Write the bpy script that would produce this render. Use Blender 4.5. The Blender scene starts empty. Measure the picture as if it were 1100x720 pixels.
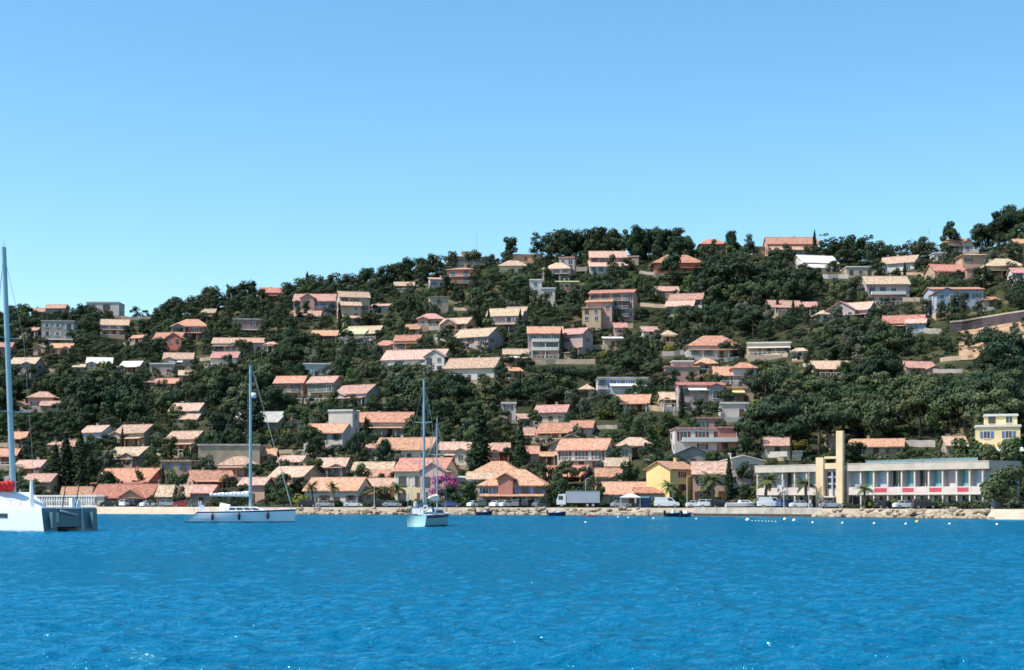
import bpy, math, random
from mathutils import Vector, Matrix, noise as mnoise
random.seed(7)
R = random.Random(11)
SC = bpy.context.scene
COL = SC.collection
F, HOR, CH = 1667.0, 538.0, 3.0          # focal length in photo pixels, horizon row, eye height

def lerp_tab(tab, x):
    if x <= tab[0][0]: return tab[0][1]
    for (a, va), (b, vb) in zip(tab, tab[1:]):
        if x <= b:
            t = (x-a)/(b-a); return va+(vb-va)*t
    return tab[-1][1]

# ------------------------------------------------------------------ terrain
SHORE = [(-900,385),(-300,375),(0,360),(120,352),(300,336),(450,328),(600,318),(750,302),(850,287),(950,270),(1060,252),(1100,247),(1250,240),(1500,238),(2000,240)]
RIDGE_Y = [(-900,700),(0,690),(300,680),(600,655),(850,610),(1100,560),(1400,545),(2000,560)]
RIDGE_ROW = [(-900,420),(-300,368),(-100,352),(0,348),(50,343),(110,338),(145,343),(200,338),(230,331),(280,324),(350,317),(400,311),(440,300),(470,293),(500,288),(550,280),(600,275),(700,274),(740,277),(800,278),(850,272),(900,279),(950,282),(1000,274),(1020,270),(1050,270),(1080,262),(1100,258),(1200,250),(1400,262),(2000,330)]
FLAT = 22.0
def X(px, Y): return (px-550)/F*Y
def PX(x, Y): return 550+x/Y*F
def ROW(z, Y): return HOR-(z-CH)/Y*F
def zrow(row, Y): return CH+(HOR-row)/F*Y
def smooth(t):
    t = max(0,min(1,t)); return t*t*(3-2*t)
def ground(x, Y):
    px = PX(x, Y)
    ys = lerp_tab(SHORE, px); d = Y-ys
    if d < 2.5:
        return -4+4*smooth((d+30)/30)*1.0 if d < 0 else 1.55*smooth(d/2.5)
    if d < FLAT: return 1.55+0.05*(d/FLAT)
    yr = lerp_tab(RIDGE_Y, px); zr = zrow(lerp_tab(RIDGE_ROW, px), yr)
    u = (d-FLAT)/(yr-ys-FLAT)
    if u <= 1:
        s = 0.72*u+0.28*u**1.6
        s = s*1.0
        n = mnoise.noise(Vector((x*0.018, Y*0.018, 1.3)))*2.2*min(1, u*5)*(1-smooth((u-.8)*5))
        return 1.6+(zr-1.6)*s+n
    v = u-1
    return 1.6+(zr-1.6)*(1+0.10*v-0.9*v*v if v < 0.6 else 0.736-0.3*(v-.6))
def hit(px, row):
    """first point of the terrain on the sight line through photo pixel (px,row)"""
    ys = lerp_tab(SHORE, px)+3; yr = lerp_tab(RIDGE_Y, px)
    Y = ys
    while Y < yr:
        if ground(X(px,Y), Y) >= zrow(row, Y): return Y
        Y += 1.0
    return yr-3

# ------------------------------------------------------------------ materials
MATS = {}
def mat(name, col, rough=0.8, var=0.15, scale=0.6, metal=0.0, spec=0.3, bump=0.0, bscale=6.0, rnd=0.0):
    if name in MATS: return MATS[name]
    m = bpy.data.materials.new(name); m.use_nodes = True
    nt = m.node_tree; b = nt.nodes['Principled BSDF']
    b.inputs['Roughness'].default_value = rough
    b.inputs['Metallic'].default_value = metal
    b.inputs['Specular IOR Level'].default_value = spec
    c = (*col, 1)
    if var > 0 or rnd > 0:
        tc = nt.nodes.new('ShaderNodeTexCoord'); n = nt.nodes.new('ShaderNodeTexNoise')
        n.inputs['Scale'].default_value = scale; n.inputs['Detail'].default_value = 5
        n.inputs['Roughness'].default_value = 0.65
        nt.links.new(tc.outputs['Object'], n.inputs['Vector'])
        ramp = nt.nodes.new('ShaderNodeMapRange')
        ramp.inputs[1].default_value = 0.3; ramp.inputs[2].default_value = 0.7
        ramp.inputs[3].default_value = 1-var*1.4; ramp.inputs[4].default_value = 1+var
        nt.links.new(n.outputs['Fac'], ramp.inputs[0])
        mul = nt.nodes.new('ShaderNodeVectorMath'); mul.operation = 'SCALE'
        mul.inputs[0].default_value = col
        nt.links.new(ramp.outputs[0], mul.inputs['Scale'])
        out = mul.outputs[0]
        if rnd > 0:
            oi = nt.nodes.new('ShaderNodeObjectInfo')
            hs = nt.nodes.new('ShaderNodeHueSaturation')
            m1 = nt.nodes.new('ShaderNodeMapRange'); m1.inputs[3].default_value = 0.5-0.045*rnd; m1.inputs[4].default_value = 0.5+0.035*rnd
            m2 = nt.nodes.new('ShaderNodeMapRange'); m2.inputs[3].default_value = 1-0.45*rnd; m2.inputs[4].default_value = 1+0.5*rnd
            fr = nt.nodes.new('ShaderNodeMath'); fr.operation = 'FRACT'
            mu = nt.nodes.new('ShaderNodeMath'); mu.operation = 'MULTIPLY'; mu.inputs[1].default_value = 37.7
            nt.links.new(oi.outputs['Random'], mu.inputs[0]); nt.links.new(mu.outputs[0], fr.inputs[0])
            nt.links.new(oi.outputs['Random'], m1.inputs[0]); nt.links.new(fr.outputs[0], m2.inputs[0])
            nt.links.new(m1.outputs[0], hs.inputs['Hue']); nt.links.new(m2.outputs[0], hs.inputs['Value'])
            nt.links.new(out, hs.inputs['Color']); out = hs.outputs[0]
        nt.links.new(out, b.inputs['Base Color'])
        if bump > 0:
            n2 = nt.nodes.new('ShaderNodeTexNoise'); n2.inputs['Scale'].default_value = bscale
            nt.links.new(tc.outputs['Object'], n2.inputs['Vector'])
            bp = nt.nodes.new('ShaderNodeBump'); bp.inputs['Strength'].default_value = bump; bp.inputs['Distance'].default_value = 0.2
            nt.links.new(n2.outputs['Fac'], bp.inputs['Height']); nt.links.new(bp.outputs[0], b.inputs['Normal'])
    else:
        b.inputs['Base Color'].default_value = c
    MATS[name] = m
    return m

def tile_mat(name, col):
    """clay tiles: blotchy courses with ribs running down the slope"""
    if name in MATS: return MATS[name]
    m = mat(name, col, 0.85, 0.42, 1.5, rnd=0.38, spec=0.15)
    nt = m.node_tree; b = nt.nodes['Principled BSDF']
    tc = nt.nodes.new('ShaderNodeTexCoord')
    w = nt.nodes.new('ShaderNodeTexWave'); w.inputs['Scale'].default_value = 1.3; w.inputs['Distortion'].default_value = 1.5
    w.bands_direction = 'DIAGONAL'
    nt.links.new(tc.outputs['Object'], w.inputs['Vector'])
    bp = nt.nodes.new('ShaderNodeBump'); bp.inputs['Strength'].default_value = 0.5; bp.inputs['Distance'].default_value = 0.12
    nt.links.new(w.outputs['Fac'], bp.inputs['Height']); nt.links.new(bp.outputs[0], b.inputs['Normal'])
    return m

ROOF = dict(
 O=tile_mat('roof_orange', (0.48,0.25,0.165)), P=tile_mat('roof_pale', (0.49,0.32,0.24)), R=tile_mat('roof_red', (0.43,0.19,0.135)),
 T=tile_mat('roof_tan', (0.48,0.35,0.245)), K=tile_mat('roof_pink', (0.46,0.26,0.205)), W=mat('roof_white', (0.60,0.57,0.52), .8, .1, rnd=.1),
 G=mat('roof_grey', (0.36,0.34,0.31), .85, .2, rnd=.2), D=mat('roof_dark', (0.16,0.15,0.17), .8, .2), Y=mat('roof_green', (0.42,0.46,0.26), .8, .2))
WALL = dict(q=mat('wall_rose', (0.60,0.37,0.33), .85, .1, .25),
 w=mat('wall_white', (0.554,0.496,0.437), .85, .14, .25, rnd=.1), c=mat('wall_cream', (0.487,0.370,0.260), .85, .12, .25, rnd=.15),
 p=mat('wall_pink', (0.487,0.294,0.227), .85, .12, .25, rnd=.15), k=mat('wall_coral', (0.52,0.22,0.16), .85, .12, .25),
 v=mat('wall_straw', (0.72,0.57,0.36), .85, .1, .25), y=mat('wall_yellow', (0.78,0.60,0.31), .85, .1, .25), Y=mat('wall_ochre', (0.78,0.54,0.23), .85, .1, .25),
 g=mat('wall_grey', (0.34,0.295,0.255), .85, .18, .25, rnd=.15), s=mat('wall_stone', (0.336,0.269,0.193), .9, .25, .5, rnd=.2),
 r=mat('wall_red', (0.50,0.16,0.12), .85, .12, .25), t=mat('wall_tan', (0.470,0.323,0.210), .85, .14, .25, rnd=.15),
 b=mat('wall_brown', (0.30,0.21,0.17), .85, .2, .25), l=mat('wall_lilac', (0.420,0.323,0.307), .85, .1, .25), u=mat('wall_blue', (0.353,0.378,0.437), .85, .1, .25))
M_GLASS = mat('window_glass', (0.03,0.04,0.05), 0.08, 0.0, spec=.6)
M_GLASSB = mat('window_glass_teal', (0.10,0.32,0.36), 0.1, 0.0, spec=.6)
M_GLASSC = mat('window_curtain', (0.40,0.46,0.50), 0.25, 0.0, spec=.6)
M_TRIM = mat('white_trim', (0.68,0.65,0.60), .6, .05)
M_CONC = mat('concrete', (0.44,0.42,0.38), .9, .15)
M_SHUT = {'w':mat('shutter_white',(0.66,0.66,0.64),.6,.05),'b':mat('shutter_blue',(0.13,0.22,0.38),.6,.05),'g':mat('shutter_green',(0.12,0.2,0.14),.6,.05),'r':mat('shutter_maroon',(0.22,0.06,0.06),.6,.05),'n':mat('shutter_brown',(0.20,0.11,0.07),.6,.05)}
M_WOOD = mat('dark_wood', (0.12,0.07,0.045), .7, .2)

# ------------------------------------------------------------------ mesh helper
class MB:
    def __init__(s): s.v=[]; s.f=[]; s.mi=[]
    def quad(s, pts, m=0):
        n=len(s.v); s.v += [tuple(p) for p in pts]; s.f.append(tuple(range(n,n+len(pts)))); s.mi.append(m)
    def box(s, x0,x1,y0,y1,z0,z1, m=0):
        n=len(s.v)
        s.v += [(x0,y0,z0),(x1,y0,z0),(x1,y1,z0),(x0,y1,z0),(x0,y0,z1),(x1,y0,z1),(x1,y1,z1),(x0,y1,z1)]
        for q in ((0,3,2,1),(4,5,6,7),(0,1,5,4),(1,2,6,5),(2,3,7,6),(3,0,4,7)):
            s.f.append(tuple(n+i for i in q)); s.mi.append(m)
    def prism(s, pts, axis, a, b, m=0):
        """polygon pts (2-D) extruded along axis 'x' (pts=(y,z)), 'y' (pts=(x,z)) or 'z' (pts=(x,y))"""
        n=len(s.v); k=len(pts)
        for c in (a,b):
            for (p,q) in pts:
                s.v.append({'x':(c,p,q),'y':(p,c,q),'z':(p,q,c)}[axis])
        s.f.append(tuple(n+i for i in range(k))[::-1]); s.mi.append(m)
        s.f.append(tuple(n+k+i for i in range(k))); s.mi.append(m)
        for i in range(k):
            j=(i+1)%k
            s.f.append((n+i,n+j,n+k+j,n+k+i)); s.mi.append(m)
    def tube(s, p, q, r0, r1=None, n=6, m=0):
        r1 = r0 if r1 is None else r1
        p=Vector(p); q=Vector(q); d=(q-p)
        if d.length<1e-6: return
        a=d.orthogonal().normalized(); b=d.normalized().cross(a)
        k=len(s.v)
        for c,r in ((p,r0),(q,r1)):
            for i in range(n):
                t=2*math.pi*i/n; s.v.append(tuple(c+a*math.cos(t)*r+b*math.sin(t)*r))
        for i in range(n):
            j=(i+1)%n; s.f.append((k+i,k+j,k+n+j,k+n+i)); s.mi.append(m)
        s.f.append(tuple(k+i for i in range(n))[::-1]); s.mi.append(m)
        s.f.append(tuple(k+n+i for i in range(n))); s.mi.append(m)
    def ball(s, c, r, sx=1,sy=1,sz=1, n=8, k=5, m=0):
        b=len(s.v)
        for i in range(1,k):
            th=math.pi*i/k
            for j in range(n):
                ph=2*math.pi*j/n
                s.v.append((c[0]+r*sx*math.sin(th)*math.cos(ph), c[1]+r*sy*math.sin(th)*math.sin(ph), c[2]+r*sz*math.cos(th)))
        t=len(s.v); s.v += [(c[0],c[1],c[2]+r*sz),(c[0],c[1],c[2]-r*sz)]
        for j in range(n):
            jj=(j+1)%n
            s.f.append((t,b+j,b+jj)); s.mi.append(m)
            s.f.append((t+1,b+(k-2)*n+jj,b+(k-2)*n+j)); s.mi.append(m)
            for i in range(k-2):
                s.f.append((b+i*n+j,b+(i+1)*n+j,b+(i+1)*n+jj,b+i*n+jj)); s.mi.append(m)
    def mesh(s, name, mats, sm=False):
        me=bpy.data.meshes.new(name); me.from_pydata(s.v,[],s.f)
        for m in (mats if isinstance(mats,(list,tuple)) else [mats]): me.materials.append(m)
        if any(s.mi): me.polygons.foreach_set('material_index', s.mi)
        if sm: me.polygons.foreach_set('use_smooth',[True]*len(me.polygons))
        me.update(); return me
def obj(name, data, parent=None, loc=(0,0,0), rz=0.0):
    o=bpy.data.objects.new(name, data); COL.objects.link(o)
    if parent: o.parent=parent
    o.location=loc; o.rotation_euler=(0,0,rz); return o
def tag(o, label=None, cat=None, group=None, kind=None):
    if label: o['label']=label
    if cat: o['category']=cat
    if group: o['group']=group
    if kind: o['kind']=kind
    return o
def thing(name, label, cat, loc, rz=0, group=None):
    o=bpy.data.objects.new(name,None); COL.objects.link(o); o.empty_display_size=.5
    o.location=loc; o.rotation_euler=(0,0,rz); return tag(o,label,cat,group,'thing')
PROTECT=[]      # (x0,x1,y0,y1,Y) picture areas that trees must leave open
FOOT=[]         # (cx,cy,hw,hd,yaw)
REFS=[]         # (px,py,phrase)
NOUN=set('house houses roof roofs villa wall walls tower row rows building hut shed cottage bungalow block gable gables porch window windows awning yacht sloop ketch lorry panels pair stack slope skyline shore balcony cypress bougainvillea parapet eaves arch terraces balconies pillars chimneys pavilion restaurant trees pines pine ridge corner mast edge cypresses shutters front ones halves tiers wing wings pieces steps bays'.split())
def brief(lab):
    '''shortest opening words of a label that no other label starts with'''
    ws=lab.replace(',','').split(); others=[r[2].replace(',','').split() for r in REFS if r[2] and r[2]!=lab]
    for n in range(2,len(ws)+1):
        if ws[n-1] not in NOUN or (n<len(ws) and ws[n-1] in ('balcony','terrace','shore','cypress','pine','restaurant','wing') and ws[n] in NOUN): continue
        if not any(o[:n]==ws[:n] for o in others): return ' '.join(ws[:n])
    return ' '.join(ws)
SKY_SAT=1.2; SKY_HUE=.4875; EXPO=1.12
# ------------------------------------------------------------------ houses
WIN={}
def window_mesh(w,h,fm,gm):
    key=(round(w,1),round(h,1),fm.name,gm.name)
    if key not in WIN:
        b=MB(); t=.09
        b.box(-w/2,w/2,-.03,.02,0,h,1)
        b.box(-w/2-t,-w/2,-.07,.02,-t,h+t,0); b.box(w/2,w/2+t,-.07,.02,-t,h+t,0)
        b.box(-w/2,w/2,-.07,.02,h,h+t,0); b.box(-w/2,w/2,-.12,.02,-t,0,0)
        b.box(-.03,.03,-.05,-.03,0,h,0)
        WIN[key]=b.mesh('window',[fm,gm])
    return WIN[key]
SHM={}
def shutter_mesh(h,m):
    key=(round(h,1),m.name)
    if key not in SHM:
        b=MB(); b.box(-.29,.29,-.06,-.005,0,h)
        for i in range(1,int(h/.15)): b.box(-.25,.25,-.08,-.06,i*.15-.03,i*.15+.02)
        SHM[key]=b.mesh('shutter',m)
    return SHM[key]
DOORM=None
def roof_mesh(kind,W,D,Hw,rise,m,ov=.45,th=.2):
    b=MB(); w=W/2; d=D/2; e=.03
    if kind=='g':
        k=rise/d; zo=Hw-k*ov+e
        pts=[(-d-ov,zo),(0,Hw+rise+e),(d+ov,zo),(d+ov,zo+th),(0,Hw+rise+th+e),(-d-ov,zo+th)]
        b.prism(pts,'x',-w-ov*.7,w+ov*.7)
        b.prism([(-.16,Hw+rise+th),(0,Hw+rise+th+.12),(.16,Hw+rise+th)],'x',-w-ov*.7,w+ov*.7)
    elif kind=='e':
        k=rise/w; zo=Hw-k*ov+e
        pts=[(-w-ov,zo),(0,Hw+rise+e),(w+ov,zo),(w+ov,zo+th),(0,Hw+rise+th+e),(-w-ov,zo+th)]
        b.prism(pts,'y',-d-ov*.7,d+ov*.7)
    elif kind=='h':
        W2,D2=w+ov,d+ov; z0=Hw+e; z1=z0+th; r=min(W2,D2); zr=z1+rise*(r/min(w,d))
        if W2>=D2: r1,r2=(-W2+D2*.95,0,zr),(W2-D2*.95,0,zr)
        else: r1,r2=(0,-D2+W2*.95,zr),(0,D2-W2*.95,zr)
        A=[(-W2,-D2),(W2,-D2),(W2,D2),(-W2,D2)]
        b.box(-W2,W2,-D2,D2,z0,z1-.002)
        a=[(x,y,z1) for x,y in A]
        if W2>=D2:
            b.quad([a[0],a[1],r2,r1]); b.quad([a[1],a[2],r2]); b.quad([a[2],a[3],r1,r2]); b.quad([a[3],a[0],r1])
        else:
            b.quad([a[0],a[1],r1]); b.quad([a[1],a[2],r2,r1]); b.quad([a[2],a[3],r2]); b.quad([a[3],a[0],r1,r2])
    elif kind=='s':
        k=rise/D; 
        pts=[(-d-ov,Hw-k*ov+e),(d+ov,Hw+rise+k*ov+e),(d+ov,Hw+rise+k*ov+th+e),(-d-ov,Hw-k*ov+th+e)]
        b.prism(pts,'x',-w-ov*.7,w+ov*.7)
    else:
        b.box(-w-.25,w+.25,-d-.25,d+.25,Hw+e,Hw+.28)
        b.box(-w-.15,w+.15,-d-.15,-d+.05,Hw+.28,Hw+.5); b.box(-w-.15,w+.15,d-.05,d+.15,Hw+.28,Hw+.5)
    return b.mesh('roof',m)
def wall_mesh(kind,W,D,Hw,rise,m,found=3.0):
    b=MB(); w=W/2; d=D/2
    if kind=='g': b.prism([(-d,-found),(d,-found),(d,Hw),(0,Hw+rise),(-d,Hw)],'x',-w,w)
    elif kind=='e': b.prism([(-w,-found),(w,-found),(w,Hw),(0,Hw+rise),(-w,Hw)],'y',-d,d)
    elif kind=='s': b.prism([(-d,-found),(d,-found),(d,Hw+rise),(-d,Hw)],'x',-w,w)
    else: b.box(-w,w,-d,d,-found,Hw)
    return b.mesh('wall',m)
def block(root,kind,W,D,Hw,rise,roofm,wallm,o, ox=0,oy=0,oz=0, sides=True):
    global DOORM
    rr=R
    w,d=W/2,D/2
    wall=obj('wall',wall_mesh(kind,W,D,Hw,rise,wallm),root,(ox,oy,oz))
    roof=obj('roof',roof_mesh(kind,W,D,Hw,rise,roofm,ov=o.get('ov',.6)),root,(ox,oy,oz))
    fl=max(1,int(round(Hw/3.0)))
    if kind!='f' and not o.get('nochim') and rr.random()<.75:
        cx=rr.uniform(-.35,.35)*W; cy=rr.uniform(.0,.3)*D; top=Hw+rise+rr.uniform(.4,.9)
        b=MB(); b.box(cx-.3,cx+.3,cy-.25,cy+.25,Hw,top); b.box(cx-.38,cx+.38,cy-.33,cy+.33,top,top+.12)
        obj('chimney',b.mesh('chimney',wallm),roof)
    sh=o.get('sh'); gm=o.get('glass',M_GLASS)
    fh=Hw/fl
    def put(face,L,u,z,ww,hh):
        if face=='f': loc=(ox+u,oy-d-.004,oz+z); rz=0
        elif face=='r': loc=(ox+w+.004,oy+u,oz+z); rz=math.pi/2
        else: loc=(ox-w-.004,oy-u,oz+z); rz=-math.pi/2
        wo=obj('window',window_mesh(ww,hh,M_TRIM if rr.random()<.7 else M_WOOD,gm),root,loc,rz)
        if sh:
            for sx in (-1,1): obj('shutter',shutter_mesh(hh,M_SHUT[sh]),wo,(sx*(ww/2+.42),0,0))
    door_done=o.get('nodoor',False)
    pitch=o.get('wp',3.3)
    for f in range(fl):
        n=max(1,int(W/pitch))
        for i in range(n):
            u=-w+W*(i+.5)/n+rr.uniform(-.15,.15)
            if f==0 and not door_done and (i==n//2):
                if DOORM is None:
                    b=MB(); b.box(-.5,.5,-.05,.02,0,2.1); b.box(-.6,-.5,-.09,.02,0,2.2); b.box(.5,.6,-.09,.02,0,2.2); b.box(-.5,.5,-.09,.02,2.1,2.2)
                    DOORM=b.mesh('door',M_WOOD)
                obj('door',DOORM,root,(ox+u,oy-d-.004,oz+.05)); door_done=True; continue
            if rr.random()<o.get('skip',.1): continue
            tall = (f>0 and o.get('b')) or rr.random()<.25
            hh=min(2.1 if tall else 1.4, fh-.6); zz=f*fh+(.12 if tall else max(.45,fh*.3))
            put('f',W,u,zz,1.7 if tall else 1.2,hh)
        if sides and o.get('sides',True):
            m=max(1,int(D/4.2))
            for face in ('r','l'):
                for i in range(m):
                    if rr.random()<.35: continue
                    put(face,D,-d+D*(i+.5)/m,f*fh+fh*.33,1.0,min(1.25,fh-.75))
    if o.get('b') and fl>1:
        for f in range(1,fl):
            bw=W*o.get('bw',.8); z=f*fh-.1
            b=MB(); b.box(-bw/2,bw/2,-d-1.5,-d-.003,z-.09,z+.09)
            bal=obj('balcony',b.mesh('balcony',M_CONC if o['b']!='w' else M_TRIM),root,(ox,oy,oz))
            b=MB()
            if o['b']=='w':
                b.box(-bw/2,bw/2,-d-1.5,-d-1.38,z+.092,z+.95); b.box(-bw/2,-bw/2+.12,-d-1.376,-d-.01,z+.092,z+.95); b.box(bw/2-.12,bw/2,-d-1.376,-d-.01,z+.092,z+.95)
            else:
                b.box(-bw/2,bw/2,-d-1.48,-d-1.42,z+.9,z+.97)
                k=int(bw/.35)
                for i in range(k+1):
                    x=-bw/2+.02+(bw-.04)*i/k; b.box(x-.02,x+.02,-d-1.47,-d-1.43,z+.092,z+.9)
            obj('railing',b.mesh('railing',M_TRIM),bal)
            if o.get('cols'):
                b=MB()
                k=max(2,int(bw/3.5))
                for i in range(k+1):
                    x=-bw/2+.15+(bw-.3)*i/k; b.box(x-.14,x+.14,-d-1.36,-d-1.08,-1.5 if f==1 else z-fh+.95,z-.095)
                obj('column',b.mesh('column',M_TRIM),bal)
    if o.get('v'):
        dep=o.get('vd',2.6); zt=min(Hw-.15,2.75+(fl-1)*0)
        b=MB(); b.prism([(-d-dep,zt-.45),(-d-.01,zt),(-d-.01,zt+.16),(-d-dep,zt-.29)],'x',-w*.98,w*.98)
        po=obj('porch',b.mesh('porch',roofm),root,(ox,oy,oz))
        k=max(2,int(W/3.4))
        for i in range(k+1):
            x=-w*.94+W*.94*i/k; b=MB(); b.box(x-.12,x+.12,-d-dep+.25,-d-dep+.49,-2,zt-.40)
            obj('post',b.mesh('post',wallm),po)
    if o.get('aw'):
        z=fh*fl-.7 if fl==1 else fh*(fl-1)+fh*.8
        b=MB(); b.prism([(-d-2.2,z-.6),(-d-.02,z),(-d-.02,z+.05),(-d-2.2,z-.53)],'x',-w*.6,w*.35); b.box(-w*.6,w*.35,-d-2.21,-d-2.18,z-.8,z-.53)
        obj('awning',b.mesh('awning',mat('awning_'+o['aw'],{'w':(.8,.78,.72),'y':(.75,.6,.25),'r':(.5,.08,.08)}[o['aw']],.8,.05)),root,(ox,oy,oz))
def house(x0,x1,yt,yb,kind,rc,wc,yaw,label,name='house',cat='house',d=None,ext=(),pitch=None,minh=2.3,dep=None,**o):
    if 'sh' not in o: o['sh']=R.choice(['w','b','g','n','n','r',None,None])
    if 'wp' not in o: o['wp']=R.uniform(2.8,3.8)
    cx=(x0+x1)/2
    p=math.radians(pitch or (31 if kind in 'gh' else 24 if kind=='e' else 20))
    yaw_r=math.radians(yaw)
    ybv=yb
    for _ in range(40):
        Y = lerp_tab(SHORE,cx)+d if d else hit(cx,yb)
        s=Y/F; span=(x1-x0)*s
        D=dep or max(5.5,min(11,span*.7))
        if abs(yaw)>12: D=min(D,span*(.8 if dep else .6))
        W=max(4.0,(span-D*abs(math.sin(yaw_r)))/math.cos(yaw_r))
        if kind=='e': rise=W/2*math.tan(p); back=0
        elif kind=='g': rise=D/2*math.tan(p); back=D/2
        elif kind=='h': rise=min(W,D)/2*math.tan(p); back=D/2
        elif kind=='s': rise=D*math.tan(p*.7); back=D
        else: rise=.3; back=0
        gz=ground(X(cx,Y),Y)
        zb=gz
        zt=zrow(yt,Y+back*math.cos(yaw_r))
        Hw=zt-zb-rise-.2
        if Hw>=minh or d: break
        yb+=1
    Hw=max(Hw,2.5)
    if kind=='f': rise=0
    x=X(cx,Y)
    # centre of the plan: half its projected depth behind the sight point
    pd=(D*math.cos(yaw_r)+W*abs(math.sin(yaw_r)))/2
    k=1+pd/Y
    root=thing(name,label,cat,(x*k,Y+pd,zb),yaw_r)
    if not o.get('plain') and not d:
        if not o.get('b') and not o.get('v') and kind in 'ghe' and R.random()<.5: o['v']=1
        if R.random()<.6:
            ty=-D/2-(2.9 if o.get('v') else .15); tw=W*R.uniform(.85,1.2); tx=R.uniform(-.12,.12)*W; td=R.uniform(2.2,4)
            b=MB(); b.box(tx-tw/2,tx+tw/2,ty-td,-D/2-.02,-4.5,-.06); te=obj('terrace',b.mesh('terrace',R.choice([WALL['s'],WALL['c'],M_CONC,WALL['t']])),root)
            if R.random()<.6:
                b=MB(); n=max(3,int(tw/1.3)); b.box(tx-tw/2,tx+tw/2,ty-td,ty-td+.12,.72,.84)
                for i in range(n+1):
                    u=tx-tw/2+.08+(tw-.16)*i/n; b.box(u-.08,u+.08,ty-td+.005,ty-td+.115,-.058,.719)
                obj('railing',b.mesh('railing',M_TRIM),te)
            FOOT.append((x,Y-td/2+.5,tw/2*.9,td/2,yaw_r))
        if not ext and kind in 'gh' and R.random()<.45 and Hw>2.4 and not o.get('b'):
            ww=W*R.uniform(.3,.42); sg=R.choice((-1,1)); wd=R.uniform(1.5,3); wh=Hw*R.uniform(.8,.97); wr=ww/2*math.tan(math.radians(22)); dd=wd+D*.45
            block(root,'e',ww,dd,wh,wr,ROOF[rc],WALL[wc],dict(nodoor=True,nochim=True,skip=0,wp=2.2,sides=False),sg*(W/2-ww/2-.3),-D/2-wd+dd/2,0)
    block(root,kind,W,D,Hw,rise,ROOF[rc],WALL[wc],o)
    top=yt; bx0,bx1=x0,x1; bot=ybv
    for e in ext:
        ex0,ex1,eyt,eyb,ek,erc,ewc,dy=e[:7+1]; eo=dict(e[8]) if len(e)>8 else {}
        ew=(ex1-ex0)*s; ed=max(4,min(8,ew*.7)); er={'g':ed/2*math.tan(p),'e':ew/2*math.tan(p),'h':min(ew,ed)/2*math.tan(p),'s':ed*math.tan(p*.7),'f':0}[ek]
        eox=((ex0+ex1)/2-cx)*s; ey=-D/2+dy+ed/2 if dy<0 else dy
        yy=Y+pd+ey
        wz=zrow(eyt,yy)-er-.2; base=zrow(eyb,yy)
        if base-zb<1: base=zb
        eo.setdefault('nodoor',True); eo.setdefault('nochim',True); eo.setdefault('wp',2.8)
        if wz-base<1.5: base=wz-2.2
        block(root,ek,ew,ed,wz-base,er,ROOF[erc],WALL[ewc],eo,eox,ey,base-zb)
        bx0=min(bx0,ex0); bx1=max(bx1,ex1); top=min(top,eyt); bot=max(bot,eyb)
        FOOT.append((x*k+eox*math.cos(yaw_r)-ey*math.sin(yaw_r),Y+pd+ey*math.cos(yaw_r)+eox*math.sin(yaw_r),ew/2,ed/2,yaw_r))
    PROTECT.append((bx0,bx1,top-1,bot-.30*(bot-top)*(0 if d else 1),Y,[0.0]))
    FOOT.append((x*k,Y+pd,W/2,D/2,yaw_r))
    REFS.append((cx,(top+bot)/2,label))
    return root
H=house
# ------------------------------------------------------------------ ground sheets
def sheet(name, pxs, ds, m, lift=0.0, follow=True, sm=True, ridge=False):
    b=MB(); rows=[]
    for px in pxs:
        ys=lerp_tab(SHORE,px); yr=lerp_tab(RIDGE_Y,px)
        for d in ds:
            Y = ys+(d if not ridge else FLAT-6+(yr-ys-FLAT+6)*d)
            x=X(px,Y); b.v.append((x,Y,ground(x,Y)+lift))
    n=len(ds)
    for i in range(len(pxs)-1):
        for j in range(n-1):
            a=i*n+j; b.f.append((a,a+n,a+n+1,a+1)); b.mi.append(0)
    return tag(obj(name,b.mesh(name,m,sm)),kind='structure')
def ground_mat():
    m=mat('hill_soil',(0.060,0.062,0.030),.95,.3,.05,spec=.05,bump=.6,bscale=.5)
    nt=m.node_tree; b=nt.nodes['Principled BSDF']
    tc=nt.nodes.new('ShaderNodeTexCoord'); n=nt.nodes.new('ShaderNodeTexNoise'); n.inputs['Scale'].default_value=.045; n.inputs['Detail'].default_value=8; n.inputs['Roughness'].default_value=.7
    nt.links.new(tc.outputs['Object'],n.inputs['Vector'])
    r=nt.nodes.new('ShaderNodeValToRGB'); e=r.color_ramp.elements
    e[0].position=.42; e[0].color=(0.026,0.032,0.015,1); e[1].position=.66; e[1].color=(0.13,0.105,0.062,1)
    x=e.new(.54); x.color=(0.042,0.045,0.022,1)
    nt.links.new(n.outputs['Fac'],r.inputs[0]); nt.links.new(r.outputs[0],b.inputs['Base Color'])
    return m
M_SOIL=ground_mat()
M_PROM=mat('promenade_paving',(0.35,0.285,0.215),.9,.2,.25,spec=.1,bump=.3)
M_ASPH=mat('asphalt',(0.055,0.055,0.058),.9,.2,.4,spec=.2)
M_SAND=mat('sand',(0.45,0.37,0.28),.95,.12,.5,spec=.05)
M_EARTH=mat('orange_earth',(0.36,0.235,0.145),.95,.3,.25,spec=.05,bump=.8,bscale=.8)
pxs=list(range(-900,-100,40))+list(range(-100,1210,10))+list(range(1210,2001,40))
sheet('hillside',pxs,[i/80 for i in range(0,80)]+[1+.04*i for i in range(0,22)],M_SOIL,ridge=True)
sheet('promenade',pxs,[-120,-60,-30,-15,-6,-3,-1,0,.3,.6,1,1.4,1.8,2.2,2.6,4,8,12,16.4],M_PROM)
sheet('road',[p for p in pxs if -700<p<1500],[7.2,9.5,12.2],M_ASPH,.03,sm=False)
sheet('sand_beach',[p for p in pxs if p>=1050],[-8,-4,-2,-.5,0,.5,1,1.5,2,2.5,4,6.8],M_SAND,.05)
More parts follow.
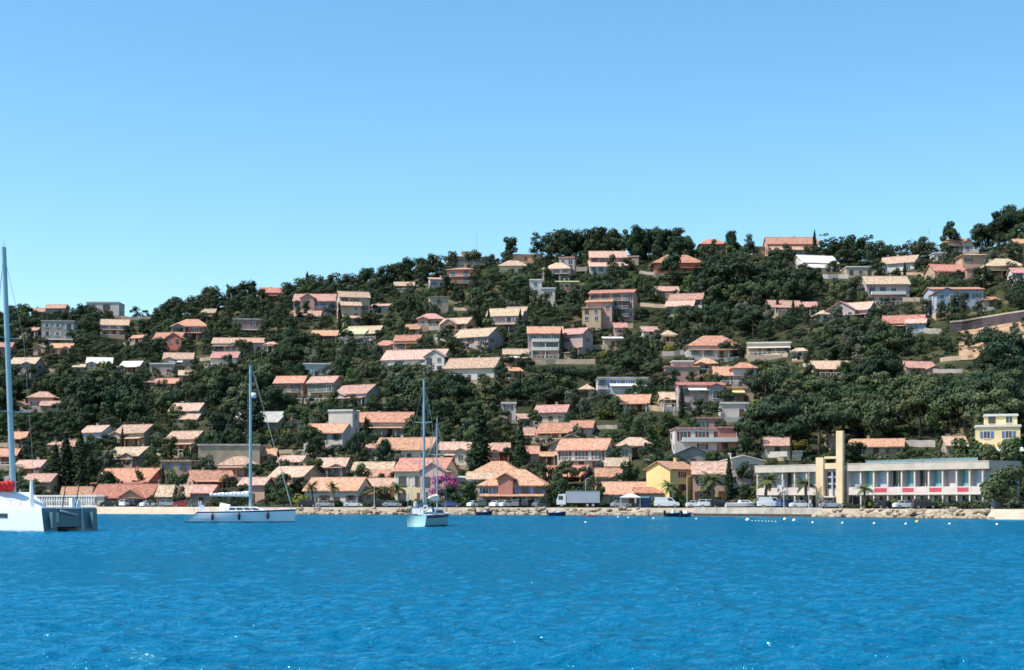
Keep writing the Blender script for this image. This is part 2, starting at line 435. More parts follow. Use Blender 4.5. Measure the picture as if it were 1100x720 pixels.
sheet('sand_spit',[p for p in pxs if 90<=p<=250],[-5,-3,-2,-.5,0,.4,.8,1.2,1.6,2,2.5,4,6.8],M_SAND,.05)
sheet('wet_shingle',[p for p in pxs if 300<=p<=1066],[-3,-1.2,-.4,0,.25,.5,.75,1.0],mat('wet_rock',(.075,.062,.048),.6,.35,1.5,bump=.8,bscale=3),.13)
# earth bank under the retaining wall
b=MB(); px0,px1=1030,1150
NB=24
for i in range(NB+1):
    for j in range(13):
        px=px0+(px1-px0)*i/NB; t=j/12
        lo=388-max(0,(px-1040))*.05; hi=352-(px-1022)*.155
        row=lo+(hi-lo)*t; Y=hit(px,row); x=X(px,Y); b.v.append((x,Y,ground(x,Y)+.25))
for i in range(NB):
    for j in range(12):
        a=i*13+j; b.f.append((a,a+13,a+14,a+1)); b.mi.append(0)
tag(obj('earth_bank',b.mesh('earth_bank',M_EARTH,True)),kind='structure')
PROTECT.append((1040,1100,352,380,300,[0.26]))
# retaining wall on the right
M_WALLD=mat('dark_masonry',(0.085,0.068,0.072),.95,.25,.5,spec=.05,bump=.6,bscale=2)
pts=[]
for i in range(15):
    px=1021+(1180-1021)*i/14; row=358-(px-1021)*.155; Y=hit(px,row)-.3; pts.append((px,Y))
def ribbon(name,pts,h,th,m,parent,z0=-1.0,zoff=0.0):
    b=MB()
    for (px,Y) in pts:
        x=X(px,Y); g=ground(x,Y)+zoff
        b.v += [(x,Y-th/2,g+z0),(x,Y-th/2,g+h),(x,Y+th/2,g+h),(x,Y+th/2,g+z0)]
    n=len(pts)
    for i in range(n-1):
        for j in range(4):
            k=(j+1)%4; b.f.append((i*4+j,i*4+k,i*4+4+k,i*4+4+j)[::-1]); b.mi.append(0)
    b.f.append((0,1,2,3)); b.f.append(((n-1)*4+3,(n-1)*4+2,(n-1)*4+1,(n-1)*4)); b.mi += [0,0]
    return obj(name,b.mesh(name,m),parent)
def wallthing(name,label,cat,pts,h,th,m,cop=None,copm=None,pro=True):
    r=thing(name,label,cat,(0,0,0)); ribbon('wall',pts,h,th,m,r)
    if cop: ribbon('coping',pts,h+cop,th+.25,copm,r,z0=h+.004)
    mid=pts[len(pts)//2]; g=ground(X(*mid),mid[1])
    REFS.append((min(1080,mid[0]),ROW(g+h/2,mid[1]),label))
    if pro:
        for (a,ya),(c,yc) in zip(pts,pts[1:]):
            g=ground(X(a,ya),ya); PROTECT.append((min(a,c),max(a,c),ROW(g+h+.4,ya),ROW(g,ya),ya,[0.12]))
    return r
wallthing('retaining_wall','long dark masonry retaining wall with pale coping above the orange earth bank','retaining wall',pts,2.9,.6,M_WALLD,.45,M_SAND)
def rowwall(a,b,row_a,row_b,n=6): return [(a+(b-a)*i/n, hit(a+(b-a)*i/n,row_a+(row_b-row_a)*i/n)) for i in range(n+1)]
wallthing('road_wall','pale low road wall under the pines left of the club tower','road wall',rowwall(818,862,492,491),1.3,.5,mat('pale_wall',(.55,.5,.42),.9,.2))
wallthing('terrace_wall','stone terrace wall below the big pink stepped villa','terrace wall',rowwall(628,680,353,353),1.6,.6,WALL['s'])
wallthing('terrace_wall','low stone terrace wall under the mauve house, centre slope','terrace wall',rowwall(575,640,392,391),1.5,.6,WALL['s'])
wallthing('terrace_wall','pale terrace wall below the white hipped villa','terrace wall',rowwall(800,846,386,384),1.2,.5,WALL['c'])
wallthing('terrace_wall','beige terrace wall among trees left of the pinkish roofed house with chimneys','terrace wall',rowwall(1010,1045,389,386),1.1,.5,WALL['c'])
# ------------------------------------------------------------------ water
WBODY=(0.003,0.107,0.204,1); WGLOSS=(.36,.80,.97,1)
def water():
    m=bpy.data.materials.new('sea_water'); m.use_nodes=True; nt=m.node_tree; b=nt.nodes['Principled BSDF']
    tc=nt.nodes.new('ShaderNodeTexCoord'); prev=None
    for sc,det,amp,st in ((1.3,4,.32,(1,1.6,1)),(4.2,3,.085,(1,1.4,1))):
        mp=nt.nodes.new('ShaderNodeMapping'); mp.inputs['Scale'].default_value=st; mp.inputs['Rotation'].default_value=(0,0,.35)
        n=nt.nodes.new('ShaderNodeTexNoise'); n.inputs['Scale'].default_value=sc; n.inputs['Detail'].default_value=det; n.inputs['Roughness'].default_value=.55
        nt.links.new(tc.outputs['Object'],mp.inputs[0]); nt.links.new(mp.outputs[0],n.inputs['Vector'])
        mu=nt.nodes.new('ShaderNodeMath'); mu.operation='MULTIPLY_ADD'; mu.inputs[1].default_value=amp
        nt.links.new(n.outputs['Fac'],mu.inputs[0])
        if prev: nt.links.new(prev,mu.inputs[2])
        else: mu.inputs[2].default_value=0
        prev=mu.outputs[0]
    bp=nt.nodes.new('ShaderNodeBump'); bp.inputs['Strength'].default_value=1; bp.inputs['Distance'].default_value=1.0
    nt.links.new(prev,bp.inputs['Height'])
    nt.nodes.remove(b); out=nt.nodes['Material Output']
    df=nt.nodes.new('ShaderNodeBsdfDiffuse'); df.inputs['Color'].default_value=WBODY
    gl=nt.nodes.new('ShaderNodeBsdfGlossy'); gl.inputs['Color'].default_value=WGLOSS; gl.inputs['Roughness'].default_value=.06
    fr=nt.nodes.new('ShaderNodeFresnel'); fr.inputs['IOR'].default_value=1.333
    mn=nt.nodes.new('ShaderNodeMath'); mn.operation='MINIMUM'; mn.inputs[1].default_value=.6
    mx=nt.nodes.new('ShaderNodeMixShader')
    for q in (df,gl,fr): nt.links.new(bp.outputs[0],q.inputs['Normal'])
    nt.links.new(fr.outputs[0],mn.inputs[0]); nt.links.new(mn.outputs[0],mx.inputs[0]); nt.links.new(df.outputs[0],mx.inputs[1]); nt.links.new(gl.outputs[0],mx.inputs[2]); 
    # sparse white flecks: foam, with sun sparkle painted into the colour
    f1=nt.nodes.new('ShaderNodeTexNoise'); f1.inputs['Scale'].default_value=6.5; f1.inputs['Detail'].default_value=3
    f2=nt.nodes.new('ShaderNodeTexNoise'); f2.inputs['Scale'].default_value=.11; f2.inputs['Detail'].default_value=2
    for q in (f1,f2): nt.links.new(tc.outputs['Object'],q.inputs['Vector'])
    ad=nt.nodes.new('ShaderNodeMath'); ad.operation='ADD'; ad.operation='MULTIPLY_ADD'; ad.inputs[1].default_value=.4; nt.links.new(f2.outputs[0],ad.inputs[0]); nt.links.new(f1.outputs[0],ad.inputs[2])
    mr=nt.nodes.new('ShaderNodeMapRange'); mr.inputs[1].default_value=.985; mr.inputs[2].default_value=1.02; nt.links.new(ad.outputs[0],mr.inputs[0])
    glint=nt.nodes.new('ShaderNodeBsdfDiffuse'); glint.inputs['Color'].default_value=(.75,.8,.82,1)
    m2=nt.nodes.new('ShaderNodeMixShader'); nt.links.new(mr.outputs[0],m2.inputs[0]); nt.links.new(mx.outputs[0],m2.inputs[1]); nt.links.new(glint.outputs[0],m2.inputs[2])
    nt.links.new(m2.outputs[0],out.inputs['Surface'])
    return m
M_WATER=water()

import numpy as np
def wave_patch():
    """the bay in front of the shore: a real chop, finer near the boat"""
    rs=np.random.RandomState(4); rows=[]; y=14.0
    while y<395: rows.append(y); y+=min(.42,.10+y*.0020)
    ys=np.array(rows); nx=760; u=np.linspace(-1,1,nx)
    half=26+ys*.42
    Xg=u[None,:]*half[:,None]; Yg=np.repeat(ys[:,None],nx,1); Z=np.zeros_like(Xg); DX=np.zeros_like(Xg); DY=np.zeros_like(Xg)
    wind=math.radians(250)
    for i in range(46):
        lam=.55*(2.5/.55)**(rs.rand()**1.1); th=wind+rs.normal(0,.7); k=2*math.pi/lam; st=.056*(1.1 if lam<1.3 else .7); a=st/k; ph=rs.rand()*6.28
        kx,ky=math.cos(th),math.sin(th); p=k*(Xg*kx+Yg*ky)+ph+ .8*np.sin(Xg*.05*rs.rand()+Yg*.07*rs.rand()+i)
        fade=np.clip(1.6-lam**-1*Yg/150,.15,1)
        Z+=a*np.sin(p)*fade; DX+=-kx*a*.9*np.cos(p)*fade; DY+=-ky*a*.9*np.cos(p)*fade
    g=.75+.45*np.sin(Xg*.031+Yg*.017+1)*np.sin(Xg*.013-Yg*.043+2)
    Z*=g
    co=np.stack([Xg+DX*g*-1,Yg+DY*g*-1,Z],-1).reshape(-1,3).astype(np.float32)
    n=len(ys); idx=np.arange(n*nx).reshape(n,nx)
    q=np.stack([idx[:-1,:-1],idx[:-1,1:],idx[1:,1:],idx[1:,:-1]],-1).reshape(-1,4).astype(np.int32)
    me=bpy.data.meshes.new('sea_water'); me.vertices.add(len(co)); me.vertices.foreach_set('co',co.ravel())
    me.loops.add(q.size); me.loops.foreach_set('vertex_index',q.ravel()); me.polygons.add(len(q)); me.polygons.foreach_set('loop_start',np.arange(0,q.size,4,dtype=np.int32)); me.polygons.foreach_set('use_smooth',np.ones(len(q),dtype=bool))
    me.materials.append(M_WATER); me.update(calc_edges=True); return me
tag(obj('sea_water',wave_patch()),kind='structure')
me=MB(); me.quad([(-9000,-900,-.4),(9000,-900,-.4),(9000,14000,-.4),(-9000,14000,-.4)])
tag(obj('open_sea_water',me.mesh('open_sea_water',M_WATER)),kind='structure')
# ------------------------------------------------------------------ the houses, photo pixels of what shows: x0,x1,top,bottom, roof shape, roof, wall, turn, label
# far left
H(51,72,327,341,'g','K','c',0,"cream house with pink roof alone on the left skyline")
H(96,131,324,337,'f','W','w',0,"flat white box house on the left skyline",skip=.5)
H(46,83,344,372,'f','G','g',6,"grey flat-roofed terrace house with dark openings, far left hillside",v=1)
H(56,79,369,377,'g','O','t',0,"low house with an orange strip of roof, far left")
H(13,45,384,406,'g','T','g',-8,"grey house with cream roof behind the catamaran's mast")
H(-8,15,368,386,'g','K','p',0,"pink house cut by the left picture edge, upper slope")
H(108,140,343,361,'g','P','w',8,"pale house with blue-grey windows and pink roof, upper left",ext=[(106,128,361,371,'f','W','c',-5)],sh='b')
H(187,226,344,365,'h','O','l',0,"lilac house under a long bright orange hipped roof",v=1)
H(167,200,357,382,'g','O','b',-8,"dark brown house with orange roof, left of the lilac one",ext=[(186,202,358,372,'e','O','r',-3)])
H(217,232,332,347,'g','T','s',0,"small stone house just under the ridge trees, upper left")
H(250,282,342,362,'f','G','b',6,"brown house with a wide grey flat roof under the ridge",v=1)
H(230,259,363,380,'g','P','w',0,"white bungalow with pale pink roof, upper of two close together",v=1)
H(260,284,363,379,'g','K','c',8,"cream bungalow with dusty pink roof beside a white bungalow")
H(228,259,378,394,'g','K','w',-6,"white bungalow with pinkish red roof, lower of two close together")
H(176,209,379,396,'g','T','g',6,"grey house with straw-coloured roof and a white awning",aw='w')
H(163,190,390,404,'f','W','g',0,"low grey house with white flat roof under the straw roof house")
H(170,192,407,417,'g','O','b',0,"low brown house with orange eaves deep among trees, left slope")
H(93,122,384,398,'g','W','c',10,"cream cottage with a whitish roof, left slope")
H(131,155,388,402,'g','W','s',-10,"stone cottage with a pale roof and dark porch, left slope",v=1)
H(33,60,422,441,'h','K','p',0,"dusky pink house with hipped roof, far left middle slope",ext=[(50,70,431,447,'g','P','c',-4)])
H(88,124,457,479,'g','T','u',-28,"pale blue house with pale roof and lit gable, lower left")
H(125,171,456,481,'g','T','s',-24,"stone house with pale tan roof and dark porch, upper of a pair",v=1)
H(116,168,480,503,'g','T','s',-26,"stone house with tan roof and round gable window, lower of a pair",v=1)
H(14,30,464,481,'g','O','t',0,"small tan house right of the catamaran's mast")
H(-6,21,482,501,'g','O','p',0,"house with bright orange roof at the left picture edge, lower slope")
H(17,54,495,511,'g','P','c',-16,"cream house with pale roof behind the catamaran, upper of two",sh='w')
H(28,64,509,533,'g','P','t',-12,"tan house with pale orange roof behind the catamaran, lower of two")
H(67,100,523,540,'g','O','t',8,"small orange-roofed house between the catamaran and the red house",d=24)
H(71,82,473,488,'g','K','p',0,"narrow pink house among dark cypresses, lower left")
H(184,222,433,450,'g','P','w',-12,"white house with salmon roof on the left middle slope",ext=[(204,227,445,457,'g','P','w',-6)],b='w')
H(180,223,463,487,'g','P','c',-20,"cream house with apricot roof above the blank grey building",v=1,sh='n')
H(216,282,477,508,'f','G','s',0,plain=1,label="long blank grey-beige block with almost no windows",skip=.93,sides=False,nodoor=True,dep=8)
H(175,208,494,520,'f','T','s',0,"beige flat-roofed house between red house and grey block")
H(104,181,503,527,'g','R','r',-18,"long red house with red roof near the left shore",ext=[(160,181,503,520,'e','R','r',2)],v=1)
H(104,172,522,546,'g','R','c',-6,"low seafront restaurant with reddish roof and white front",d=20,ext=[(140,162,526,545,'e','R','t',-2),(102,123,533,546,'f','W','w',-3)],v=1,dep=9)
H(172,208,524,546,'g','T','t',0,"seafront house with straw-yellow roof near the big sloop",d=20,dep=8)
H(206,236,521,546,'g','K','s',-14,"small seafront house with pinkish roof behind the sloop cockpit",d=21,dep=8)
H(236,266,523,546,'e','O','t',10,"tan seafront house with orange gable roof behind the sloop's boom",d=23,dep=8)
H(199,253,506,526,'g','O','p',24,"house with wide orange roof and shaded grey-mauve left gable")
H(238,277,492,513,'h','P','p',0,"pink-walled house with peach hipped roof left of the sloop's mast")
H(258,294,513,540,'g','P','p',-20,"pink house with pale roof right of the sloop's mast",d=26,sh='n')
H(279,297,482,494,'g','O','k',0,"tiny coral house right of the grey block")
H(253,308,443,463,'g','G','g',-10,"low grey house with grey roof crossed by the sloop's mast",ext=[(286,309,447,462,'s','G','s',-3)])
H(296,331,404,432,'g','O','s',-8,"brown-walled villa with orange roof, left half of a pair",b=1,nochim=1)
H(331,368,404,432,'g','P','t',-20,"tan villa with pale roof and gable, right half of a pair",b=1,nochim=1)
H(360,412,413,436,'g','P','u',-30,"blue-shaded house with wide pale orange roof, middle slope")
# centre left
H(327,379,455,487,'g','O','w',-16,"tall white house with orange roof and a flat white tower block",sh='g',ext=[(352,380,442,480,'f','W','w',3,dict(skip=.6))])
H(380,444,443,470,'g','O','w',0,"long white building with orange roof right of the white tower block",dep=9)
H(403,474,470,497,'g','O','w',-14,"white balcony villa with orange roof above the yellow seafront house",b='w',cols=1)
H(472,507,475,500,'g','P','w',-6,"white house with pale roof and arch left of the big cypress",v=1,sh='g')
H(339,377,492,513,'g','P','l',-10,"lilac house with pale roof above the long seafront house",sh='w')
H(290,346,501,533,'g','P','t',-30,"tan house with broad blank gable facing right near the shore",skip=.4)
H(328,400,513,546,'g','O','w',-18,"long white seafront house with red-orange roof and grey gable",d=21,sh='n',dep=9)
H(379,426,497,516,'g','T','b',-8,"brown-fronted house with sand-coloured roof above the shore palms",ext=[(400,426,505,516,'g','O','k',-4)])
H(392,427,514,534,'g','P','k',0,"coral house with peach roof left of the pale yellow house",ext=[(392,420,523,540,'g','O','t',-6)])
H(424,492,492,542,'g','O','v',-18,"pale yellow seafront house with orange roof behind the ketch",d=26,sh='w',dep=9,ext=[(461,490,497,540,'e','K','q',-1.2)])
H(489,525,512,530,'s','G','s',0,"tan shed with a grey roof beside the bougainvillea",pitch=14)
H(505,566,497,517,'h','O','t',-10,"tan house with big orange roof behind the pink seafront house",ext=[(510,540,507,519,'g','P','c',-6)])
H(515,593,506,542,'h','O','q',-8,"pink seafront house with wide orange hipped roof and front gable",d=22,sh='b',dep=11,v=1,vd=2.2,ext=[(539,555,508,520,'e','O','k',-.8,dict(skip=1))])
H(526,547,476,496,'g','K','r',0,"small red-walled house right of the big cypress")
H(540,553,432,453,'f','W','w',0,"tiny white hut with pillars above the big cypress",minh=3)
H(574,614,435,456,'g','K','c',-16,"cream house with dusty roof and tall dark windows, uppermost of a stack",sh=None)
H(577,624,454,476,'g','O','t',-22,"tan house with glowing orange roof, second of a stack")
H(590,636,466,481,'e','T','s',0,"stone house with low pale gable behind the white and orange villa")
H(598,661,471,506,'g','O','w',-18,"white and orange two-storey villa with balcony above the lorry",b=1,sh='r',ext=[(598,642,500,524,'g','O','k',-8,dict(v=1))])
H(640,667,503,524,'g','O','t',0,"low tan annex with orange roof right of the balcony villa")
H(662,701,472,487,'h','P','c',0,"cream bungalow with pale hipped roof above the restaurant")
H(636,702,518,547,'g','O','c',0,pitch=24,label="cream seafront restaurant with orange roof right of the lorry",d=20,dep=11,ext=[(680,708,524,547,'g','R','c',-2)])
H(659,701,424,443,'g','O','w',-12,"white house with red-orange roof on the centre slope",sh='w')
H(641,695,405,427,'f','G','w',0,"white modern house with grey flat roof and dark openings",ext=[(655,690,409,426,'s','W','w',-3)],wp=2.6)
# upper centre
H(278,305,309,321,'g','R','p',12,"small house with rose-red roof under the left ridge")
H(317,363,316,340,'g','K','p',0,"pinkish house with arched front under the ridge",b=1,ext=[(313,348,334,346,'g','P','c',-7),(326,340,316,340,'e','K','p',-1.5)])
H(361,398,313,350,'g','P','c',14,"stepped cream house with pale roofs and a magenta corner",ext=[(363,385,324,344,'g','P','c',-3),(366,397,334,352,'s','P','l',-6)])
H(336,363,355,366,'g','O','t',0,"tan cottage with orange roof sunk among the pines, upper slope")
H(372,414,350,365,'g','T','c',-12,"cream house with greenish and orange roof halves, upper slope",ext=[(372,398,352,364,'s','Y','c',-3)])
H(424,445,303,312,'g','T','c',0,"cream cottage with pale roof just under the ridge pines")
H(437,451,349,359,'g','O','t',0,"small tan house with orange roof left of the arched pink one")
H(480,512,288,312,'h','K','k',-10,"coral house with three dark bays in two rows",pitch=14,b=1,wp=3.6)
H(478,526,275,290,'f','T','c',8,"long cream flat-topped house behind the coral house",ext=[(496,514,272,288,'f','T','c',1)])
H(536,566,281,295,'h','T','y',0,"yellow house with sandy roof under the lone round pine")
H(549,581,273,282,'f','T','t',0,"tan garden wall house on the ridge right of the round pine",skip=.8)
H(583,617,283,302,'h','P','w',-12,"white house with blush roof left of the tall ridge pines",ext=[(600,617,278,293,'f','K','l',3)])
H(569,582,300,327,'f','W','w',0,"narrow white house, left of two slim ones",minh=4,nochim=1)
H(582,596,309,330,'f','W','w',0,"narrow white house, right of two slim ones",minh=4,nochim=1)
H(460,482,318,338,'f','T','c',8,"cream cube house above the arched pink house")
H(449,477,338,352,'h','K','t',0,"tan house with low dusty roof, left of the arched pink house")
H(473,511,341,363,'g','P','p',-22,"pink and white house with a big dark arch",skip=.1,ext=[(480,497,343,363,'e','P','p',-2)])
H(487,541,352,380,'g','T','l',-30,"lilac house with straw roof and blank right gable",skip=.2)
H(523,566,331,357,'g','T','l',-10,"mauve house with tan roof in three steps",ext=[(545,566,330,352,'g','T','s',1)],v=1)
H(567,604,351,386,'g','O','l',0,"house with orange roof over white balconies and stone base",b='w',cols=1)
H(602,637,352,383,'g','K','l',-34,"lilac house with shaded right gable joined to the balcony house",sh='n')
H(541,567,375,394,'g','T','t',0,"tan house with a white awning left of the balcony house",aw='w')
H(648,668,362,374,'s','W','c',0,"cream shed with a white sloping roof, centre slope",pitch=14)
H(660,672,347,362,'g','K','p',0,"tiny pink house below the big pink stepped villa",minh=2.4)
H(687,707,351,362,'g','P','w',10,"small white house with pale roof right of the big pink villa")
H(632,686,311,349,'g','O','p',-12,"big pink stepped villa in three tiers",sh='n',b=1,ext=[(634,662,322,349,'g','O','p',-5),(632,652,331,349,'f','P','t',-9)],pitch=16)
H(718,758,315,338,'g','K','w',-14,"white villa with pinkish roof and a lower terrace wing",ext=[(719,748,323,340,'g','P','c',-5)])
H(704,728,308,319,'g','K','c',0,"cream house with dusty pink roof, left of the terrace wing villa")
H(633,672,270,289,'g','P','p',0,"pink house of two pale roofs under the tall ridge pines",ext=[(632,672,279,290,'s','P','w',-6)])
H(702,752,276,296,'h','O','k',0,"coral house with red hipped roof and wide flat eaves",ov=1.3,v=1)
H(597,621,302,313,'s','Y','c',0,"cottage with a pale yellow-green roof",pitch=14)
H(410,487,375,401,'g','P','w',-16,"white terraced row with pink roofs, left of two rows",b='w',cols=1,sides=False,ext=[(465,487,377,401,'e','P','w',-1.5)],skip=.2)
H(478,542,384,411,'g','P','w',-16,"white terraced row with pink roofs, right of two rows",b='w',cols=1,sides=False,skip=.2)
H(403,428,367,381,'h','O','t',0,"tan cottage with orange roof, left above the white terraced rows")
H(424,454,360,377,'g','O','t',-8,"tan house with orange roof, right above the white terraced rows")
H(325,356,390,406,'f','W','w',6,"white house half hidden by pines above the villa pair")
# right of centre
H(737,794,362,386,'h','O','w',0,"white villa with orange hipped roof and chimney on the right slope",sh='b',v=1)
H(746,769,386,398,'h','O','k',0,"round-cornered coral pavilion below the white hipped villa")
H(713,750,393,416,'f','K','p',0,"pale pink stone house left of the blue-windowed house",ext=[(722,745,389,412,'f','W','c',2)])
H(766,809,394,414,'g','O','w',0,"white house with blue windows and red-orange roofs",sh='b',ext=[(784,809,391,412,'h','R','w',-2,dict(sh='b'))])
H(727,776,411,442,'g','R','l',0,"mauve house with red roof edge and a white awning",aw='w',pitch=12)
H(776,808,415,434,'f','T','t',0,"tan house with a yellow awning on the right slope",aw='y')
H(773,803,432,449,'f','W','w',0,"bare white box house with one dark window",skip=.7)
H(744,776,448,463,'f','K','p',0,"low pink walled house above the long white balcony block")
H(722,799,459,488,'f','K','w',0,"long white balcony block with terracotta parapet",b='w',ext=[(768,799,460,488,'f','K','k',-.5)])
H(716,768,479,502,'e','D','g',0,plain=1,label="house with a dark slate gable behind the yellow house",skip=.9,pitch=24)
H(694,746,495,545,'e','O','Y',-48,"yellow house with ochre right wall and orange roof by the shore",d=22,skip=.4,dep=7.6,sh='r')
H(742,786,496,545,'g','P','t',-6,"tan house with pale roof and maroon shutters beside the yellow house",d=27,sh='r',dep=8,sides=False)
H(775,818,489,524,'e','W','w',0,plain=1,label="white villa with curved gable behind a round dark tree",pitch=14)
H(888,910,466,482,'f','P','t',0,"tan house behind the club tower's top",skip=.6)
H(910,974,472,487,'g','O','c',-16,plain=1,pitch=22,label="cream house with long orange roof right of the club tower")
H(1045,1098,456,493,'f','W','y',-16,plain=1,pitch=13,ov=.9,label="yellow villa with white-edged terraces and arched window",skip=.1,ext=[(1058,1092,447,458,'f','W','y',2.5),(1036,1095,478,493,'s','W','y',-4)])
H(751,779,258,269,'h','R','k',0,"coral house with red roof on the skyline right of the pines")
H(822,876,255,272,'g','O','p',0,"long house with orange-red roofs on the right skyline",ext=[(825,866,261,273,'s','K','p',-5)])
H(852,898,274,294,'g','W','w',12,"modern house with white roofs below the long red-roofed one",ext=[(854,882,281,296,'s','W','w',-5)])
H(906,946,286,298,'f','W','c',0,"low house with a white flat roof near the right ridge")
H(822,861,323,336,'g','K','w',10,"white bungalow with pinkish roof and porch, right slope",v=1)
H(893,943,324,347,'g','P','l',-30,"lilac house with orange roof pieces and large shaded gable",ext=[(894,925,324,344,'e','K','l',-2)])
H(946,996,338,359,'g','O','u',-18,"blue-white house with orange roof and low wings, right slope",v=1,ext=[(975,995,343,358,'g','P','u',-3)])
H(872,910,388,400,'g','P','c',0,"cream cottage with pale roof nearly swallowed by trees, right slope")
H(965,1004,388,404,'g','K','c',14,"long pinkish roofed house with two white chimneys, right")
H(800,851,367,383,'f','W','c',-8,"white arcaded terrace house among trees, right slope",v=1,wp=2.4)
H(944,991,274,293,'g','P','w',-30,"white-gabled house with pale pink roof near the right ridge",skip=.2)
H(927,973,297,328,'g','T','l',0,"mauve house with straw-coloured roof and balcony, upper right",b='w')
H(1012,1041,256,273,'h','O','w',0,"white house with orange hipped roof under the lone umbrella pine")
H(996,1034,284,301,'g','O','t',8,"tan house with pale orange roof left of the round tower house")
H(1030,1058,273,294,'h','T','t',0,"squat round-looking tan tower house, upper right",pitch=14,skip=.7,dep=8)
H(1056,1095,280,300,'h','T','c',0,"cream house with wide straw hipped roof, upper right",ov=1.0,v=1)
H(1085,1112,288,312,'g','K','w',0,"white house cut by the right picture edge, upper slope",b='w')
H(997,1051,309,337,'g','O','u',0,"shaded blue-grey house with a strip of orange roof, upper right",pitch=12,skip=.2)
H(1088,1112,257,274,'g','O','t',0,"tan house with orange roof at the right edge of the ridge")
H(1001,1014,271,282,'f','W','w',0,"tiny white hut left below the umbrella pine house")
H(184,206,500,516,'g','P','c',-12,"small cream house squeezed behind the straw-yellow seafront roof",plain=1)
H(300,330,490,506,'g','P','q',-14,"rose house with pale roof above the broad blank gable",plain=1)
H(556,578,480,498,'g','O','c',0,"cream cottage with orange roof right of the second cypress",plain=1)
H(143,172,506,520,'g','P','p',-10,"small pink house behind the long red house",plain=1)
H(446,470,505,520,'g','K','c',-8,"cream house with dusty roof peeping behind the ketch mast",plain=1)
H(650,676,492,506,'g','T','c',-10,"cream cottage with straw roof above the seafront restaurant",plain=1)
H(612,640,452,466,'g','O','q',-12,"rose cottage with orange roof right of the house stack",plain=1)
H(820,846,470,486,'g','P','c',0,"cream cottage under the umbrella pines left of the club tower",plain=1)

# ------------------------------------------------------------------ annexes and garden walls beside the houses
hosts=[r for r in REFS if r[2]]
R2=random.Random(77); na=nw=0
for (cx,cy,lab) in R2.sample(hosts,len(hosts)):
    if cy>515 or not 10<cx<1090: continue
    P=min(PROTECT,key=lambda p:abs((p[0]+p[1])/2-cx)+abs((p[2]+p[3])/2-cy)); w=P[1]-P[0]; sg=R2.choice((-1,1)); word='left' if sg<0 else 'right'
    if na<38 and R2.random()<.5:
        aw=R2.uniform(11,19); a0=(P[0]-2-aw) if sg<0 else P[1]+2; yt=P[2]+(P[3]-P[2])*R2.uniform(.35,.9); yb=yt+R2.uniform(9,12)
        if any(q[0]<a0+aw and q[1]>a0 and q[2]<yb and q[3]>yt for q in PROTECT): continue
        s0=random.getstate()
        H(a0,a0+aw,yt,yb,R2.choice('gghsef'),R2.choice('OPPKTT'),R2.choice('wcptss'),R2.uniform(-20,12),'small annex '+word+' of the '+brief(lab),name='annex',minh=2.0,plain=R2.random()<.6)
        na+=1; REFS.pop()
    elif nw<26:
        L=R2.uniform(16,40); a0=(P[0]-L*.8) if sg<0 else P[1]-L*.2; row=P[3]+R2.uniform(-3,6)
        pts=rowwall(a0,a0+L,row,row+R2.uniform(-2,2),5)
        if any(q[0]<a0+L and q[1]>a0 and q[2]<row and q[3]>row-3 for q in PROTECT if q is not P): continue
        if any(y<lerp_tab(SHORE,p)+FLAT+3 for p,y in pts): continue
        n0=len(REFS); wallthing('garden_wall','garden wall '+word+' of the '+brief(lab),'garden wall',pts,R2.uniform(.9,1.6),.4,R2.choice([WALL['s'],WALL['c'],M_CONC,WALL['g'],WALL['t']]),pro=True); del REFS[n0:]
        nw+=1
# ------------------------------------------------------------------ seaside club with tower
def at(px,d):
    Y=lerp_tab(SHORE,px)+d; x=X(px,Y); return Vector((x,Y,ground(x,Y)))
A=at(814,19); B=at(1064,19); ax=(B-A); LEN=ax.length; ang=math.atan2(ax.y,ax.x)
club=thing('club_building','long low white modern building with red panels and big windows on the shore','building',A,ang)
def ulocal(px):      # distance along the front where the sight line of column px meets it
    k=(px-550)/F
    dx,dy=ax.x/LEN,ax.y/LEN
    return (k*A.y-A.x)/(dx-k*dy)
M_CW=mat('club_white',(0.60,0.52,0.46),.8,.1,.3); M_CR=mat('club_red',(0.52,0.07,0.10),.7,.08); M_CT=mat('club_tan',(0.66,0.50,0.31),.85,.1,.4); M_CP=mat('club_pink',(0.70,0.52,0.50),.8,.08)
M_FASC=mat('club_fascia',(0.50,0.43,0.35),.85,.15,.4)
TU0,TU1=ulocal(882),ulocal(912)
S=A.y/F
z_roof0,z_roof1=7.0,8.3; z_w0,z_w1=4.0,6.9; z_p=2.75
for (u0,u1) in ((0,TU0-.05),(TU1+.05,LEN)):
    b=MB(); b.box(u0,u1,.9,9,-1,z_roof0-.01); obj('wall',b.mesh('wall',M_CW),club)
    b=MB(); b.box(u0-.15,u1+.15,-.7,9.3,z_roof0,z_roof1); b.box(u0-.2,u1+.2,-.75,9.35,z_roof1+.002,z_roof1+.14); obj('roof',b.mesh('roof',M_FASC),club)
    b=MB(); b.box(u0,u1,-.5,.895,z_p-.25,z_p); obj('floor_slab',b.mesh('floor_slab',M_CW),club)
edges=[ulocal(p) for p in (815,829,842,855,868,882)]; edges2=[ulocal(p) for p in (912,926,940,955,970,984,999,1014,1029,1043,1057,1064)]
gl=[M_GLASSC,M_GLASSC,M_GLASS,M_GLASSC,M_GLASSC]; gl2=[M_GLASSC,M_GLASSB,M_GLASSC,M_GLASS,M_GLASSB,M_GLASS,M_GLASSB,M_CP,M_GLASSB,M_GLASSC,M_GLASSC]
red=['w']*5; red2=['w','w','r','p','r','p','r','w','r','w','w']
